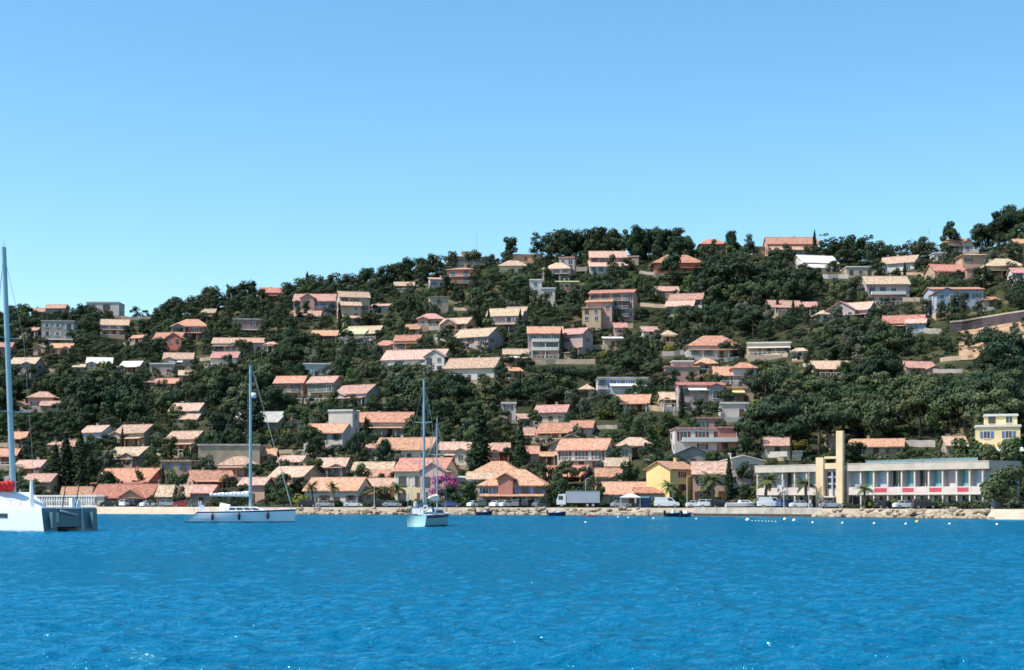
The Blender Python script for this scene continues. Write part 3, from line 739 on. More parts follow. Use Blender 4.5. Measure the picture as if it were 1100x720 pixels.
for es,gs,rs in ((edges,gl,red),(edges2,gl2,red2)):
    for i,(u0,u1) in enumerate(zip(es,es[1:])):
        b=MB(); b.box(u0-.16,u0+.16,-.45,.89,z_p+.004,z_roof0-.005); obj('column',b.mesh('column',M_CW),club)
        b=MB(); b.box(u0-.13,u0+.13,-.4,-.1,-.2,z_p-.255); obj('column',b.mesh('column',M_CW),club)
        w=MB(); f=.09; a0,a1=u0+.32,u1-.32
        w.box(a0,a1,.80,.88,z_w0,z_w1,1)
        w.box(a0-f,a0,.74,.89,z_w0-f,z_w1+f*.8,0); w.box(a1,a1+f,.74,.89,z_w0-f,z_w1+f*.8,0); w.box(a0,a1,.74,.89,z_w0-f,z_w0,0); m_=(a0+a1)/2; w.box(m_-.04,m_+.04,.76,.799,z_w0,z_w1,0)
        obj('window',w.mesh('window',[M_TRIM,gs[i]]),club)
        b=MB(); zt=3.95
        b.box(u0+.17,u1-.17,-.44,-.34,z_p+.006,zt,0)
        if rs[i]!='w': b.box(u0+.2,u1-.2,-.47,-.441,z_p+.25,z_p+1.0,1)
        obj('balcony_panel',b.mesh('balcony_panel',[M_CW,M_CR if rs[i]=='r' else M_CP]),club)
        if R.random()<.8:
            g=MB(); g.box(a0,a1,.80,.88,.1,2.3,1); g.box(a0-.07,a0,.76,.89,0,2.4,0); g.box(a1,a1+.07,.76,.89,0,2.4,0); g.box(a0,a1,.76,.89,2.3,2.4,0)
            obj('window',g.mesh('window',[M_TRIM,M_GLASS]),club)
# tower
tw=thing('club_tower','tall tan tower with a blue glazed bay in front of the white modern building','tower',A+Vector((ax.x/LEN*TU0,ax.y/LEN*TU0,0)),ang)
TW=TU1-TU0; zt=lambda row: (545.6-row)*S*.985
c1=TW*.27; c2=TW*.74
b=MB(); b.box(0,c1,-1.6,-1.0,-1,zt(493)); obj('pier',b.mesh('pier',M_CT),tw)
b=MB(); b.box(c2,TW*.97,-1.7,-1.15,-1,zt(466)); obj('pier',b.mesh('pier',M_CT),tw)
b=MB(); b.box(c1+.01,c2-.01,-1.3,-.45,zt(505),zt(499)); b.box(c1+.01,c2-.01,-1.3,-.45,zt(494.5),zt(492)); obj('lintel',b.mesh('lintel',M_CT),tw)
b=MB(); b.box(c1+.01,c2-.01,-.4,2,-1,zt(506)); obj('wall',b.mesh('wall',M_CW),tw)
for r0,r1 in ((512,508),(519,514),(525,521),(544,536)):
    for k in (0,1):
        u0=c1+.15+(c2-c1-.2)*.5*k; u1=u0+(c2-c1-.5)*.5
        w=MB(); w.box(u0,u1,-.5,-.41,zt(r0),zt(r1),1); w.box(u0-.08,u0,-.56,-.405,zt(r0)-.08,zt(r1)+.08,0); w.box(u1,u1+.08,-.56,-.405,zt(r0)-.08,zt(r1)+.08,0); w.box(u0,u1,-.56,-.405,zt(r1),zt(r1)+.08,0)
        obj('window',w.mesh('window',[M_TRIM,M_GLASS]),tw)
b=MB(); b.box((c1+c2)/2-.16,(c1+c2)/2+.16,-.9,-.57,zt(533),zt(507)); obj('pillar',b.mesh('pillar',WALL['u']),tw)
b=MB(); b.box(c1+.05,c2-.05,-2.2,-.42,zt(534.5),zt(533.2)); obj('canopy',b.mesh('canopy',M_CW),tw)
PROTECT.append((818,1050,505,534,275,[0.0])); PROTECT.append((882,912,466,536,275,[0.0]))
REFS.append((897,490,'tall tan club tower')); REFS.append((985,520,'long white modern building with red panels'))
for k in range(60):
    t=k/59; p=A+ax*t; n=Vector((-ax.y,ax.x,0)).normalized(); FOOT.append((p.x+n.x*4,p.y+n.y*4,LEN/100,6,ang))
# glazed terrace rail behind the club roof
gf=thing('glass_fence','long blue-green glass fence on the terrace behind the white modern building','fence',(0,0,0))
pts=[(px,lerp_tab(SHORE,px)+34) for px in range(930,1062,12)]
ribbon('terrace_edge',pts,5.2,.8,M_CONC,gf,z0=-2)
ribbon('glass_panel',pts,6.3,.06,mat('fence_glass',(0.16,0.25,0.27),.15,0,spec=.6),gf,z0=5.21)
for px,Y in pts:
    x=X(px,Y); b=MB(); b.box(x-.05,x+.05,Y-.12,Y-.035,ground(x,Y)+5.2,ground(x,Y)+6.45); obj('post',b.mesh('post',M_CONC),gf)
PROTECT.append((930,1050,497,506,285,[0.0]))
# white balustrade behind the catamaran
wb=thing('balustrade','long white seafront balustrade behind the catamaran deck','balustrade',(0,0,0))
pts=[(px,lerp_tab(SHORE,px)+4) for px in range(8,112,8)]
ribbon('base',pts,.35,.5,M_TRIM,wb,z0=-.5); ribbon('rail',pts,2.75,.45,M_TRIM,wb,z0=2.35)
for a,c in zip(pts,pts[1:]):
    for k in range(3):
        px=a[0]+(c[0]-a[0])*k/3; Y=a[1]+(c[1]-a[1])*k/3; x=X(px,Y); g=ground(x,Y); b=MB(); b.tube((x,Y,g+.34),(x,Y,g+1.3),.16,.30,8); b.tube((x,Y,g+1.3),(x,Y,g+2.36),.30,.14,8); obj('baluster',b.mesh('baluster',M_TRIM),wb)
PROTECT.append((8,104,531,546,355,[0.0]))
# quay wall
qw=thing('quay_wall','low pale concrete quay wall between the yellow house and the club tower','quay wall',(0,0,0))
pts=[(px,lerp_tab(SHORE,px)+.2) for px in range(746,884,8)]
b=ribbon('wall',[(p,y) for p,y in pts],1.7,2.6,mat('quay_concrete',(.50,.43,.35),.9,.25,.6,bump=.4),qw,z0=-2)
ribbon('wet_base',[(p,y) for p,y in pts],.5,2.72,MATS['wet_rock'],qw,z0=-2)
# ------------------------------------------------------------------ cars
def car_meshes(kind,paint):
    b=MB()
    if kind=='car': L,W=4.1,.84; low=[(-2.05,.30),(2.05,.30),(2.08,.62),(1.9,.78),(1.05,.90),(-1.75,.95),(-2.05,.85)]; cab=[(1.05,.905),(.45,1.40),(-1.05,1.43),(-1.75,.955)]
    elif kind=='suv': low=[(-2.1,.38),(2.1,.38),(2.15,.8),(1.95,1.0),(1.1,1.08),(-2.1,1.1)]; W=.9; cab=[(1.1,1.085),(.6,1.68),(-1.9,1.70),(-2.08,1.105)]
    else: low=[(-2.5,.38),(2.5,.38),(2.55,.85),(2.3,1.1),(1.7,1.2),(-2.5,1.2)]; W=.98; cab=[(1.7,1.205),(1.0,2.05),(-2.45,2.15),(-2.5,1.205)]
    body=MB(); body.prism([(x,z) for x,z in low],'y',-W,W)
    top=MB(); k=.88
    n=len(cab); top.prism(cab,'y',-W*k,W*k)
    glass=MB()
    (ax_,az),(bx,bz),(cx,cz),(dx,dz)=cab
    def lp(p,q,t): return (p[0]+(q[0]-p[0])*t,p[1]+(q[1]-p[1])*t)
    lo=.18; hi=.84
    for s in (-1,1):
        y=s*(W*k+.012)
        segs=((.04,.48),(.54,.95)) if kind!='van' else ((.05,.30),)
        for t0,t1 in segs:
            f=lp(lp(cab[0],cab[3],t0),lp(cab[1],cab[2],t0),lo); g=lp(lp(cab[0],cab[3],t1),lp(cab[1],cab[2],t1),lo); h=lp(lp(cab[0],cab[3],t1),lp(cab[1],cab[2],t1),hi); i=lp(lp(cab[0],cab[3],t0),lp(cab[1],cab[2],t0),hi)
            q=[(p[0],y,p[1]) for p in (f,g,h,i)]
            glass.quad(q if s<0 else q[::-1])
    for (p,q,e) in ((cab[0],cab[1],.02),(cab[3],cab[2],-.02)):
        f=lp(p,q,.15); g=lp(p,q,.9); glass.quad([(f[0]+e,-W*.78,f[1]+.02),(f[0]+e,W*.78,f[1]+.02),(g[0]+e,W*.78,g[1]+.02),(g[0]+e,-W*.78,g[1]+.02)])
    wh=MB(); wh.tube((0,-.1,0),(0,.1,0),.32,.32,14,0); wh.tube((0,-.115,0),(0,.115,0),.19,.19,10,1)
    x0=max(p[0] for p in low); hl=MB(); hl.box(-.03,.03,-.17,.17,-.07,.07)
    return dict(body=body.mesh('body',paint),cab=top.mesh('cabin',paint),glass=glass.mesh('window',M_GLASS),W=W,wb=1.28 if kind!='van' else 1.6,nose=x0-.05,hz=.68 if kind=='car' else .85)
M_TYRE=mat('tyre',(.02,.02,.02),.9,0); M_RIM=mat('rim',(.5,.5,.52),.35,0,metal=.8)
wheel_b=MB(); wheel_b.tube((0,-.1,0),(0,.1,0),.32,.32,14); WHEEL=wheel_b.mesh('wheel',M_TYRE)
rim_b=MB(); rim_b.tube((0,-.112,0),(0,.112,0),.19,.19,10); RIMM=rim_b.mesh('rim',M_RIM)
hl=MB(); hl.box(-.03,.03,-.17,.17,-.07,.07); HLM=hl.mesh('headlight',mat('lamp_glass',(.8,.8,.8),.1,0)); TLM=hl.mesh('tail_light',mat('tail_red',(.4,.02,.02),.3,0))
CARM={}
def paint(n,c): return mat('car_paint_'+n,c,.25,.0,spec=.6)
PAINT={'white':paint('white',(.75,.75,.75)),'silver':paint('silver',(.42,.43,.45)),'black':paint('black',(.015,.015,.018)),'blue':paint('blue',(.05,.10,.25)),'red':paint('red',(.4,.03,.03)),'green':paint('green',(.02,.07,.05)),'grey':paint('grey',(.13,.13,.14))}
def vehicle(kind,colr,px,d,rz,label,group):
    if (kind,colr) not in CARM: CARM[(kind,colr)]=car_meshes(kind,PAINT[colr])
    c=CARM[(kind,colr)]; p=at(px,d); p.z+= .035 if 7<d<12.3 else .0
    r=thing({'car':'parked_car','suv':'parked_car','van':'parked_van'}[kind],label,'van' if kind=='van' else 'car',p,rz,group)
    obj('body',c['body'],r); cb=obj('cabin',c['cab'],r); obj('window',c['glass'],cb)
    for sx in (-1,1):
        for sy in (-1,1):
            w=obj('wheel',WHEEL,r,(sx*c['wb'],sy*(c['W']-.06),.32)); obj('rim',RIMM,w)
    for sy in (-1,1):
        obj('headlight',HLM,r,(c['nose'],sy*c['W']*.68,c['hz'])); obj('tail_light',TLM,r,(-c['nose']+.02,sy*c['W']*.68,c['hz']+.05))
    REFS.append((px,545,None)); return r
G1='cars parked along the seafront'
CARS=[('car','black',118,6,.1,'black car parked right of the white balustrade'),('suv','white',138,6,1.0,'white car parked nose-in before the low restaurant'),('suv','black',150,7,.9,'black car parked before the low restaurant'),
('car','white',160,6,.8,'white car parked at the right end of the low restaurant'),('suv','silver',181,7,.2,'silver car parked before the straw-yellow roof house'),('car','red',196,8,.1,'red car parked left of the sloop stern'),('car','grey',212,9,.1,'grey car half hidden by the sloop cockpit'),
('suv','black',331,9,.0,'black car under the shore palms left of the long white house'),('car','silver',349,9,.05,'silver car before the long white seafront house'),('car','white',379,7,.1,'white car parked at the grey gable of the long white house'),
('suv','black',409,9,.0,'black car parked behind the small moored motorboat'),('car','silver',421,9,.1,'silver car parked left of the ketch'),('car','blue',484,9,.1,'dark blue car parked just right of the ketch stern'),
('car','white',512,8,.6,'white car parked at the left end of the pink seafront house'),('suv','green',522,8,1.2,'dark green car parked nose-in before the pink seafront house'),('car','white',535,8,.9,'white car parked slantwise below the front gable of the pink house'),
('car','white',546,8,.6,'white car parked below the blue shutters of the pink house'),('suv','grey',558,8,1.1,'grey car parked nose-in before the pink house'),('suv','black',569,8,1.0,'black car parked second left of the lorry'),('car','grey',581,8,.8,'dark grey car parked nearest the lorry cab'),
('car','white',748,9,.1,'white car parked below the yellow house'),('suv','white',761,9,.0,'white car parked below the maroon shutters of the tan house'),('suv','black',774,10,.1,'black car parked under the slim cypress'),('van','white',828,9,.0,'white van parked beside the dark shore palm'),
('suv','blue',846,8,.4,'blue car parked at the left end of the modern building'),('car','white',860,8,.1,'white car parked before the left windows of the modern building'),('car','silver',893,11,.0,'silver car parked under the tower canopy'),('car','black',952,10,.1,'black car parked before the first red panel'),('car','white',972,10,.1,'white car parked before the second red panel'),('suv','black',993,11,.0,'black car parked before the third red panel'),('car','silver',667,9,.1,'silver car parked under the restaurant front')]
for c in CARS: vehicle(c[0],c[1],c[2],c[3],c[4],c[5],G1)
vehicle('van','white',716,8.5,0,'white van parked under a palm left of the yellow house',G1)
# lorry
p=at(621,8.8); lo=thing('lorry','long grey box lorry parked on the seafront with its cab to the left','lorry',p+Vector((0,0,.035)),math.pi)
sx=(lerp_tab(SHORE,621)+9)/F; LL=46*sx
b=MB(); x1=-LL/2; b.box(x1,LL/2-2.0,-1.25,1.25,.95,3.35); b.box(x1+.01,LL/2-2.01,-1.28,1.28,3.352,3.42); obj('cargo_box',b.mesh('cargo_box',mat('lorry_grey',(.40,.43,.47),.5,.06)),lo)
b=MB(); b.prism([(LL/2-1.85,.6),(LL/2,.6),(LL/2+.05,1.5),(LL/2-.35,2.75),(LL/2-1.85,2.85)],'y',-1.2,1.2); cb=obj('cab',b.mesh('cab',PAINT['white']),lo)
b=MB()
for s in (-1,1): b.box(LL/2-1.3,LL/2-.35,s*1.21-.012,s*1.21+.012,1.6,2.4)
b.quad([(LL/2+.02,-1.05,1.6),(LL/2+.02,1.05,1.6),(LL/2-.32,1.05,2.68),(LL/2-.32,-1.05,2.68)]); obj('window',b.mesh('window',M_GLASS),cb)
b=MB(); b.box(x1,LL/2-.2,-.5,.5,.55,.93); obj('chassis',b.mesh('chassis',M_TYRE),lo)
for wx in (LL/2-1,x1+1.4,x1+2.6):
    for sy in (-1,1):
        w=obj('wheel',WHEEL,lo,(wx,sy*1.05,.5)); w.scale=(1.5,1.5,1.5); obj('rim',RIMM,w)
PROTECT.append((597,647,527,547,318,[0.0])); REFS.append((621,537,'long grey box lorry'))
# skip container, market canopy, boat ashore
p=at(691,8.5); sk=thing('storage_container','dark blue storage container with a pale lid on the seafront','container',p)
b=MB(); b.box(-1.3,1.3,-1.1,1.1,.15,2.0); 
for i in range(9): b.box(-1.2+i*.3-.06,-1.2+i*.3+.06,-1.16,-1.101,.25,1.9)
obj('body',b.mesh('body',mat('container_blue',(.02,.05,.11),.5,.1)),sk); b=MB(); b.prism([(-1.35,2.01),(1.35,2.01),(1.0,2.3),(-1.0,2.3)],'y',-1.15,1.15); obj('lid',b.mesh('lid',mat('container_lid',(.25,.42,.48),.5,.1)),sk)
p=at(677,7); cn=thing('market_canopy','pale canvas canopy on four posts before the restaurant','canopy',p)
b=MB(); a=[(-2,-1.4,2.2),(2,-1.4,2.2),(2,1.4,2.2),(-2,1.4,2.2)]; t=(0,0,3.0)
for i in range(4): b.quad([a[i],a[(i+1)%4],t])
b.box(-2,2,-1.4,1.4,2.0,2.198); obj('roof',b.mesh('roof',M_TRIM),cn)
for sx_ in (-1,1):
    for sy in (-1,1): b=MB(); b.box(sx_*1.9-.05,sx_*1.9+.05,sy*1.3-.05,sy*1.3+.05,0,1.998); obj('post',b.mesh('post',M_CONC),cn)
# ------------------------------------------------------------------ rocks, posts, buoys
rocks=[]
for k in range(6):
    b=MB(); b.ball((0,0,0),1,1.2,.9,.72,9,6); rr=random.Random(40+k); off=Vector((k*7.1,k*3.3,0))
    b.v=[tuple(Vector(v)*(1+.42*mnoise.noise(Vector(v)*1.4+off)+.16*mnoise.noise(Vector(v)*3.6+off))) for v in b.v]
    rocks.append(b.mesh('boulder',mat('limestone',(.34,.28,.205),.95,.22,1.2,spec=.05,bump=.5,bscale=4,rnd=.35)))
ZONES=[(316,398,'pale boulder of the rock bank below the long white seafront house'),(398,440,'pale boulder of the rock bank behind the small motorboat'),(483,600,'pale boulder of the rock bank below the pink seafront house'),(600,700,'pale boulder of the rock bank below the lorry and restaurant'),(876,960,'tan boulder of the rock bank below the club tower'),(960,1064,'tan boulder of the rock bank below the red panels')]
for a,c,lab in ZONES:
    n=int((c-a)/1.8)
    for i in range(n):
        px=a+(c-a)*(i+R.random())/n; low=R.random(); d=-1.2+low*3.2; p=at(px,d); r=R.uniform(.38,.95)*(1.25-.5*low)
        o=obj('boulder',R.choice(rocks),None,(p.x,p.y,max(p.z,-.1)+r*.15),R.uniform(0,6.3)); o.scale=(r*R.uniform(.9,1.4),r,r*R.uniform(.7,1))
        tag(o,lab,'boulder','shore boulders: '+lab.split('bank ')[1])
def pole(px,d,h,label,lamp=True,col=None):
    p=at(px,d); r=thing('street_lamp' if lamp else 'flagpole',label,'street lamp' if lamp else 'pole',p)
    b=MB(); b.tube((0,0,0),(0,0,h),.06,.04,8); obj('pole',b.mesh('pole',col or M_TRIM),r)
    if lamp:
        b=MB(); b.tube((0,0,h),(.5,-.2,h+.15),.03,.03,6); obj('arm',b.mesh('arm',M_TRIM),r); b=MB(); b.ball((.55,-.22,h+.14),.14,1.6,1,.5); obj('lamp_head',b.mesh('lamp_head',M_CONC),r)
    else:
        b=MB(); b.ball((0,0,h+.06),.1); obj('finial',b.mesh('finial',M_TRIM),r)
pole(402,5,8.5,'white street lamp right of the white seafront house with grey gable')
pole(738,6,6.2,'thin street lamp below the ochre wall of the yellow house')
pole(869,5,6.5,'white flagpole left of the club tower',lamp=False)
pole(842,5,5.2,'short white flagpole beside the blue car',lamp=False)
pole(629,13,6.0,'thin street lamp rising behind the lorry')
BM=mat('buoy_white',(.8,.8,.78),.4,0); BR=mat('buoy_red',(.55,.08,.04),.4,0); BY=mat('buoy_yellow',(.7,.5,.08),.4,0)
def buoy(px,row,r,m,label,grp):
    Y=F*CH/(row-HOR); o=thing('buoy',label,'buoy',(X(px,Y),Y,0),0,grp)
    b=MB(); r*=.5; b.ball((0,0,r*.3),r,1,1,1,12,8); obj('float',b.mesh('float',m,True),o); b=MB(); b.tube((0,0,r*1.2),(0,0,r*1.75),.05,.05,6); obj('ring',b.mesh('ring',M_CONC),o)
gb='mooring buoys along the shore'
buoy(803,559.5,.62,BM,'big white buoy with orange side, left end of the float line','mooring buoys along the shore')
buoy(843,558.6,.5,BM,'white buoy below the left windows of the modern building',gb); buoy(853,559.8,.5,BM,'white buoy right of its twin below the modern building',gb)
buoy(985,561.5,.5,BY,'yellow buoy with white light off the red panels',gb)
for px,row,l in ((629,562,'lone white buoy offshore from the lorry'),(675,556.5,'small white buoy below the market canopy'),(664,556,'small white buoy left of the canopy buoy'),(702,557.5,'small white buoy below the white van'),(748,558,'small white buoy below the yellow house'),(873,562,'small white buoy left of the tower reflection'),(905,562.5,'small white buoy right under the club tower'),(939,563,'small white buoy under the first red panel'),(973,563.5,'small white buoy under the second red panel'),(1020,563.5,'small white buoy under the right red panels'),(1071,564,'small white buoy off the sand beach')): buoy(px,row,.33,BM,l,gb)
for i in range(8): buoy(808+i*3.6,560+.12*i,.2,BM,'tiny white float of the line right of the big buoy','float line')
# radio aerials on the ridge
for px,top,l in ((512,248,'thin lattice aerial on the left-centre ridge'),(998,244,'thin aerial on the right ridge beside the umbrella pine')):
    Y=lerp_tab(RIDGE_Y,px)-2; x=X(px,Y); g=ground(x,Y); h=zrow(top,Y)-g; o=thing('radio_mast',l,'aerial',(x,Y,g))
    b=MB(); b.tube((0,0,0),(0,0,h),.14,.05,5); obj('mast',b.mesh('mast',M_CONC),o); b=MB()
    for k in range(4): b.tube((-.6+.1*k,0,h*.8+k*.4),(.6-.1*k,0,h*.8+k*.4),.03,.03,4)
    obj('antenna',b.mesh('antenna',M_CONC),o)
# ------------------------------------------------------------------ boats (bow along +x)
M_GEL=mat('gelcoat_white',(.78,.79,.80),.25,.03,spec=.5); M_ALU=mat('mast_alloy',(.26,.38,.42),.4,0,metal=.2); M_NAVY=mat('navy_stripe',(.015,.02,.05),.3,0)
M_ANTI=mat('antifouling',(.02,.03,.05),.7,0); M_RED=mat('red_canvas',(.55,.03,.03),.8,.1); M_BLUEC=mat('blue_canvas',(.10,.17,.35),.8,.1); M_WIRE=mat('rigging_wire',(.25,.27,.28),.4,0,metal=.5)
M_TEAL=mat('hull_pale_teal',(.24,.42,.42),.6,.03,spec=.2); M_FEND=mat('fender_black',(.02,.02,.03),.6,0); M_CANV=mat('cream_canvas',(.70,.64,.52),.8,.1)
def hull(L,Bm,fs,fb,stern=.8,rev=0.0,wide=False,n=26,bowrake=.06):
    """lofted hull; rows=[(height fraction, material)]"""
    b=MB(); K=8
    def sec(t):
        w=Bm/2*min(1,(stern+(1-stern)*smooth(t/.45)))*(1-max(0,(t-.45)/.55)**2.2)
        sh=fs+(fb-fs)*t*t; return max(w,.015),sh
    prof=[(0,-.45),(.55,-.38),(.86,-.02),(.90,.14),(.955,.5),(.985,.74),(1.0,.88),(1.0,1.0)]
    for i in range(n+1):
        t=i/n; w,sh=sec(t)
        for s in (-1,1):
            for f,z in prof:
                zz= z if z<.2 else .14+(sh-.14)*(z-.14)/.86
                x=L*(t-.5)+ (bowrake*L*max(0,(zz/sh))*t**4) - (rev*(zz/sh)*-1)*(1-t)**3*1.0
                b.v.append((x,s*w*f*(1 if zz>-.3 else .4),zz))
    P=len(prof)
    for i in range(n):
        for s in (0,1):
            for j in range(P-1):
                a=i*2*P+s*P+j; q=(a,a+2*P,a+2*P+1,a+1); mi= 2 if prof[j+1][1]<=-.02 else (1 if j in(2,) or (j==P-2) or (wide and j==P-3) else 0)
                b.f.append(q if s==1 else q[::-1]); b.mi.append(mi)
    # transom
    b.f.append(tuple(list(range(P))+[P+j for j in range(P-1,-1,-1)])); b.mi.append(0)
    deck=MB()
    for i in range(n+1):
        w,sh=sec(i/n); x=b.v[i*2*P+P-1][0]
        for y,dz in ((-w,0),(-w*.5,.05),(0,.07),(w*.5,.05),(w,0)): deck.v.append((x,y,sh+dz-.005))
    for i in range(n):
        for j in range(4):
            a=i*5+j; deck.f.append((a,a+5,a+6,a+1)[::-1]); deck.mi.append(0)
    deck.f.append((0,1,2,3,4)); deck.mi.append(0)
    return b,deck,sec
def cabin(x0,x1,w,z0,h,taper=.75,front=.9,back=.3):
    b=MB(); n=len(b.v)
    A=[(x0,-w),(x1,-w*taper),(x1,w*taper),(x0,w)]; T=[(x0+back,-w*.86),(x1-front,-w*taper*.8),(x1-front,w*taper*.8),(x0+back,w*.86)]
    b.v=[(x,y,z0) for x,y in A]+[(x,y,z0+h) for x,y in T]
    for q in ((4,5,6,7),(0,1,5,4),(1,2,6,5),(2,3,7,6),(3,0,4,7)): b.f.append(q); b.mi.append(0)
    return b,A,T
def side_windows(A,T,z0,h,n,m,parent,lo=.3,hi=.75,a=.08,c=.92):
    for s,(i,j) in ((-1,(0,1)),(1,(3,2))):
        for k in range(n):
            t0=a+(c-a)*k/n+.01; t1=a+(c-a)*(k+1)/n-.02
            def pt(t,v):
                bx=A[i][0]+(A[j][0]-A[i][0])*t; by=A[i][1]+(A[j][1]-A[i][1])*t; tx=T[i][0]+(T[j][0]-T[i][0])*t; ty=T[i][1]+(T[j][1]-T[i][1])*t
                return (bx+(tx-bx)*v,by+(ty-by)*v+s*.015,z0+h*v)
            b=MB(); q=[pt(t0,lo),pt(t1,lo),pt(t1,hi),pt(t0,hi)]; b.quad(q if s<0 else q[::-1]); obj('window',b.mesh('window',m),parent)
def rig(root,x,z0,h,L0,r,fore,aft,spreads,beam,lean=(0,0),boomL=0,bdir=(-1,0),cover=None,boomz=1.6,cw=1.0):
    top=(x+lean[0],lean[1],z0+h)
    b=MB(); b.tube((x,0,z0),top,r,r*.75,10); ms=obj('mast',b.mesh('mast',M_ALU,False),root)
    def P(f): return Vector((x,0,z0)).lerp(Vector(top),f)
    for f in spreads:
        p=P(f); s=beam*.33
        b=MB(); b.tube(p,p+Vector((-.25,s,.1)),.05,.035,5); b.tube(p,p+Vector((-.25,-s,.1)),.05,.035,5); obj('spreader',b.mesh('spreader',M_ALU),ms)
    for e in (fore,aft):
        if e: b=MB(); b.tube(P(.985),e,.022,.022,4); obj('stay',b.mesh('stay',M_WIRE),root)
    for s in (-1,1):
        b=MB(); b.tube(P(.97),P(spreads[-1])+Vector((-.25,s*beam*.33,.1)),.018,.018,4); b.tube(P(spreads[-1])+Vector((-.25,s*beam*.33,.1)),(x-.3,s*beam*.45,z0-.2),.018,.018,4); obj('shroud',b.mesh('shroud',M_WIRE),root)
    b=MB(); p=P(1); b.tube(p,p+Vector((0,0,.7)),.02,.015,4); b.tube(p+Vector((-.35,0,.12)),p+Vector((.35,0,.12)),.02,.02,4); obj('masthead_aerial',b.mesh('masthead_aerial',M_WIRE),ms)
    if boomL:
        b=MB(); B=Vector((bdir[0],bdir[1],0)).normalized(); b.tube(Vector((x,0,z0+boomz))+B*.1,Vector((x,0,z0+boomz+.1))+B*boomL,.09,.08,8); bo=obj('boom',b.mesh('boom',M_ALU),root)
        if cover:
            b=MB(); k=10
            for i in range(k):
                a0,a1=i/k,(i+1)/k; rr0=.34*(1-.55*a0)+.03*math.sin(i*2); rr1=.34*(1-.55*a1)+.03*math.sin(i*2+2)
                b.tube(Vector((x,0,z0+boomz+.18+rr0*.6))+B*(.15+boomL*.97*a0),Vector((x,0,z0+boomz+.18+rr1*.6))+B*(.15+boomL*.97*a1),rr0*cw,rr1*cw,9)
            obj('sail_cover',b.mesh('sail_cover',cover,True),bo)
    return ms
def rails(root,sec,L,t0,t1,step,h=.65,inset=.08,skip=()):
    for s in (-1,1):
        b=MB(); prev=None; n=int((t1-t0)*L/step)
        for i in range(n+1):
            t=t0+(t1-t0)*i/n; w,sh=sec(t); p=Vector((L*(t-.5),s*max(.05,w-inset),sh)); q=p+Vector((0,0,h)); b.tube(p,q,.022,.02,5)
            if prev: b.tube(prev,q,.014,.014,4); b.tube(prev-Vector((0,0,h*.5)),q-Vector((0,0,h*.5)),.01,.01,4)
            prev=q
        obj('guard_rail',b.mesh('guard_rail',M_WIRE),root)
# --- big white sloop, stern to the left
Y=F*CH/(561.3-HOR); s=Y/F; L=116*s; xm=X(258,Y)
sl=thing('sailing_yacht','long white single-masted sloop moored broadside with dark fenders along its hull','sailing boat',(xm,Y,0),math.radians(3))
fs=1.5; fb=1.85
hb,db,sec=hull(L,4.5,fs,fb,.86,rev=1.9,bowrake=.015)
ho=obj('hull',hb.mesh('hull',[M_GEL,M_NAVY,M_ANTI],True),sl); obj('deck',db.mesh('deck',M_GEL,True),sl)
c,A_,T_=cabin(-L*.14,L*.26,1.35,fs+.05,.62,.6,1.6,.4); cb=obj('coachroof',c.mesh('coachroof',M_GEL),sl); side_windows(A_,T_,fs+.05,.62,4,M_GLASS,cb)
mx=L*.5*((269-258)/58)
rig(sl,mx,fs+.6,zrow(393,Y)-fs-.6,L,.23,(L*.49,0,fb+.1),(-L*.44,0,fs+.1),(.27,.5,.74),4.5,boomL=5.6,cover=M_GEL,boomz=1.5)
b=MB(); p0=zrow(425,Y); b.tube((mx+.5,-.3,p0-.35),(mx+.5,-.3,p0+.35),.32,.32,12); obj('radome',b.mesh('radome',M_GEL,True),sl)
b=MB(); b.tube((L*.475,0,fb+.2),(mx+.4,0,zrow(400,Y)),.035,.03,7); obj('furled_jib',b.mesh('furled_jib',M_CANV),sl)
# sprayhood, wheels, stern arch
b=MB()
for i in range(6):
    a0,a1=math.pi*i/6,math.pi*(i+1)/6
    for x0,x1,r in ((-L*.18,-L*.13,1.0),):
        q=[(x0,1.4*math.cos(a0),fs+.1+1.15*math.sin(a0)),(x0,1.4*math.cos(a1),fs+.1+1.15*math.sin(a1)),(x1+.6,1.3*math.cos(a1),fs+.2+.75*math.sin(a1)),(x1+.6,1.3*math.cos(a0),fs+.2+.75*math.sin(a0))]
        b.quad(q)
obj('sprayhood',b.mesh('sprayhood',M_GEL),sl)
for y in (-.9,.9):
    b=MB(); b.box(-L*.35-.15,-L*.35+.15,y-.15,y+.15,fs+.05,fs+.9)
    for k in range(14):
        a0,a1=2*math.pi*k/14,2*math.pi*(k+1)/14; b.tube((-L*.35-.3,y+.5*math.cos(a0),fs+.95+.5*math.sin(a0)),(-L*.35-.3,y+.5*math.cos(a1),fs+.95+.5*math.sin(a1)),.03,.03,5)
    obj('steering_wheel',b.mesh('steering_wheel',M_GEL),sl)
rails(sl,sec,L,.1,.97,1.9)
for px in (231,259,289):
    xx=(px-258)*s; t=xx/L+.5; w,sh=sec(t); 
    b=MB(); b.ball((xx,-w-.17,sh-.75),.2,1,1,2.6,9,7); b.tube((xx,-w-.1,sh-.25),(xx,-w+.1,sh+.3),.02,.02,4); obj('fender',b.mesh('fender',M_FEND,True),sl)
REFS.append((258,550,'long white sloop'))
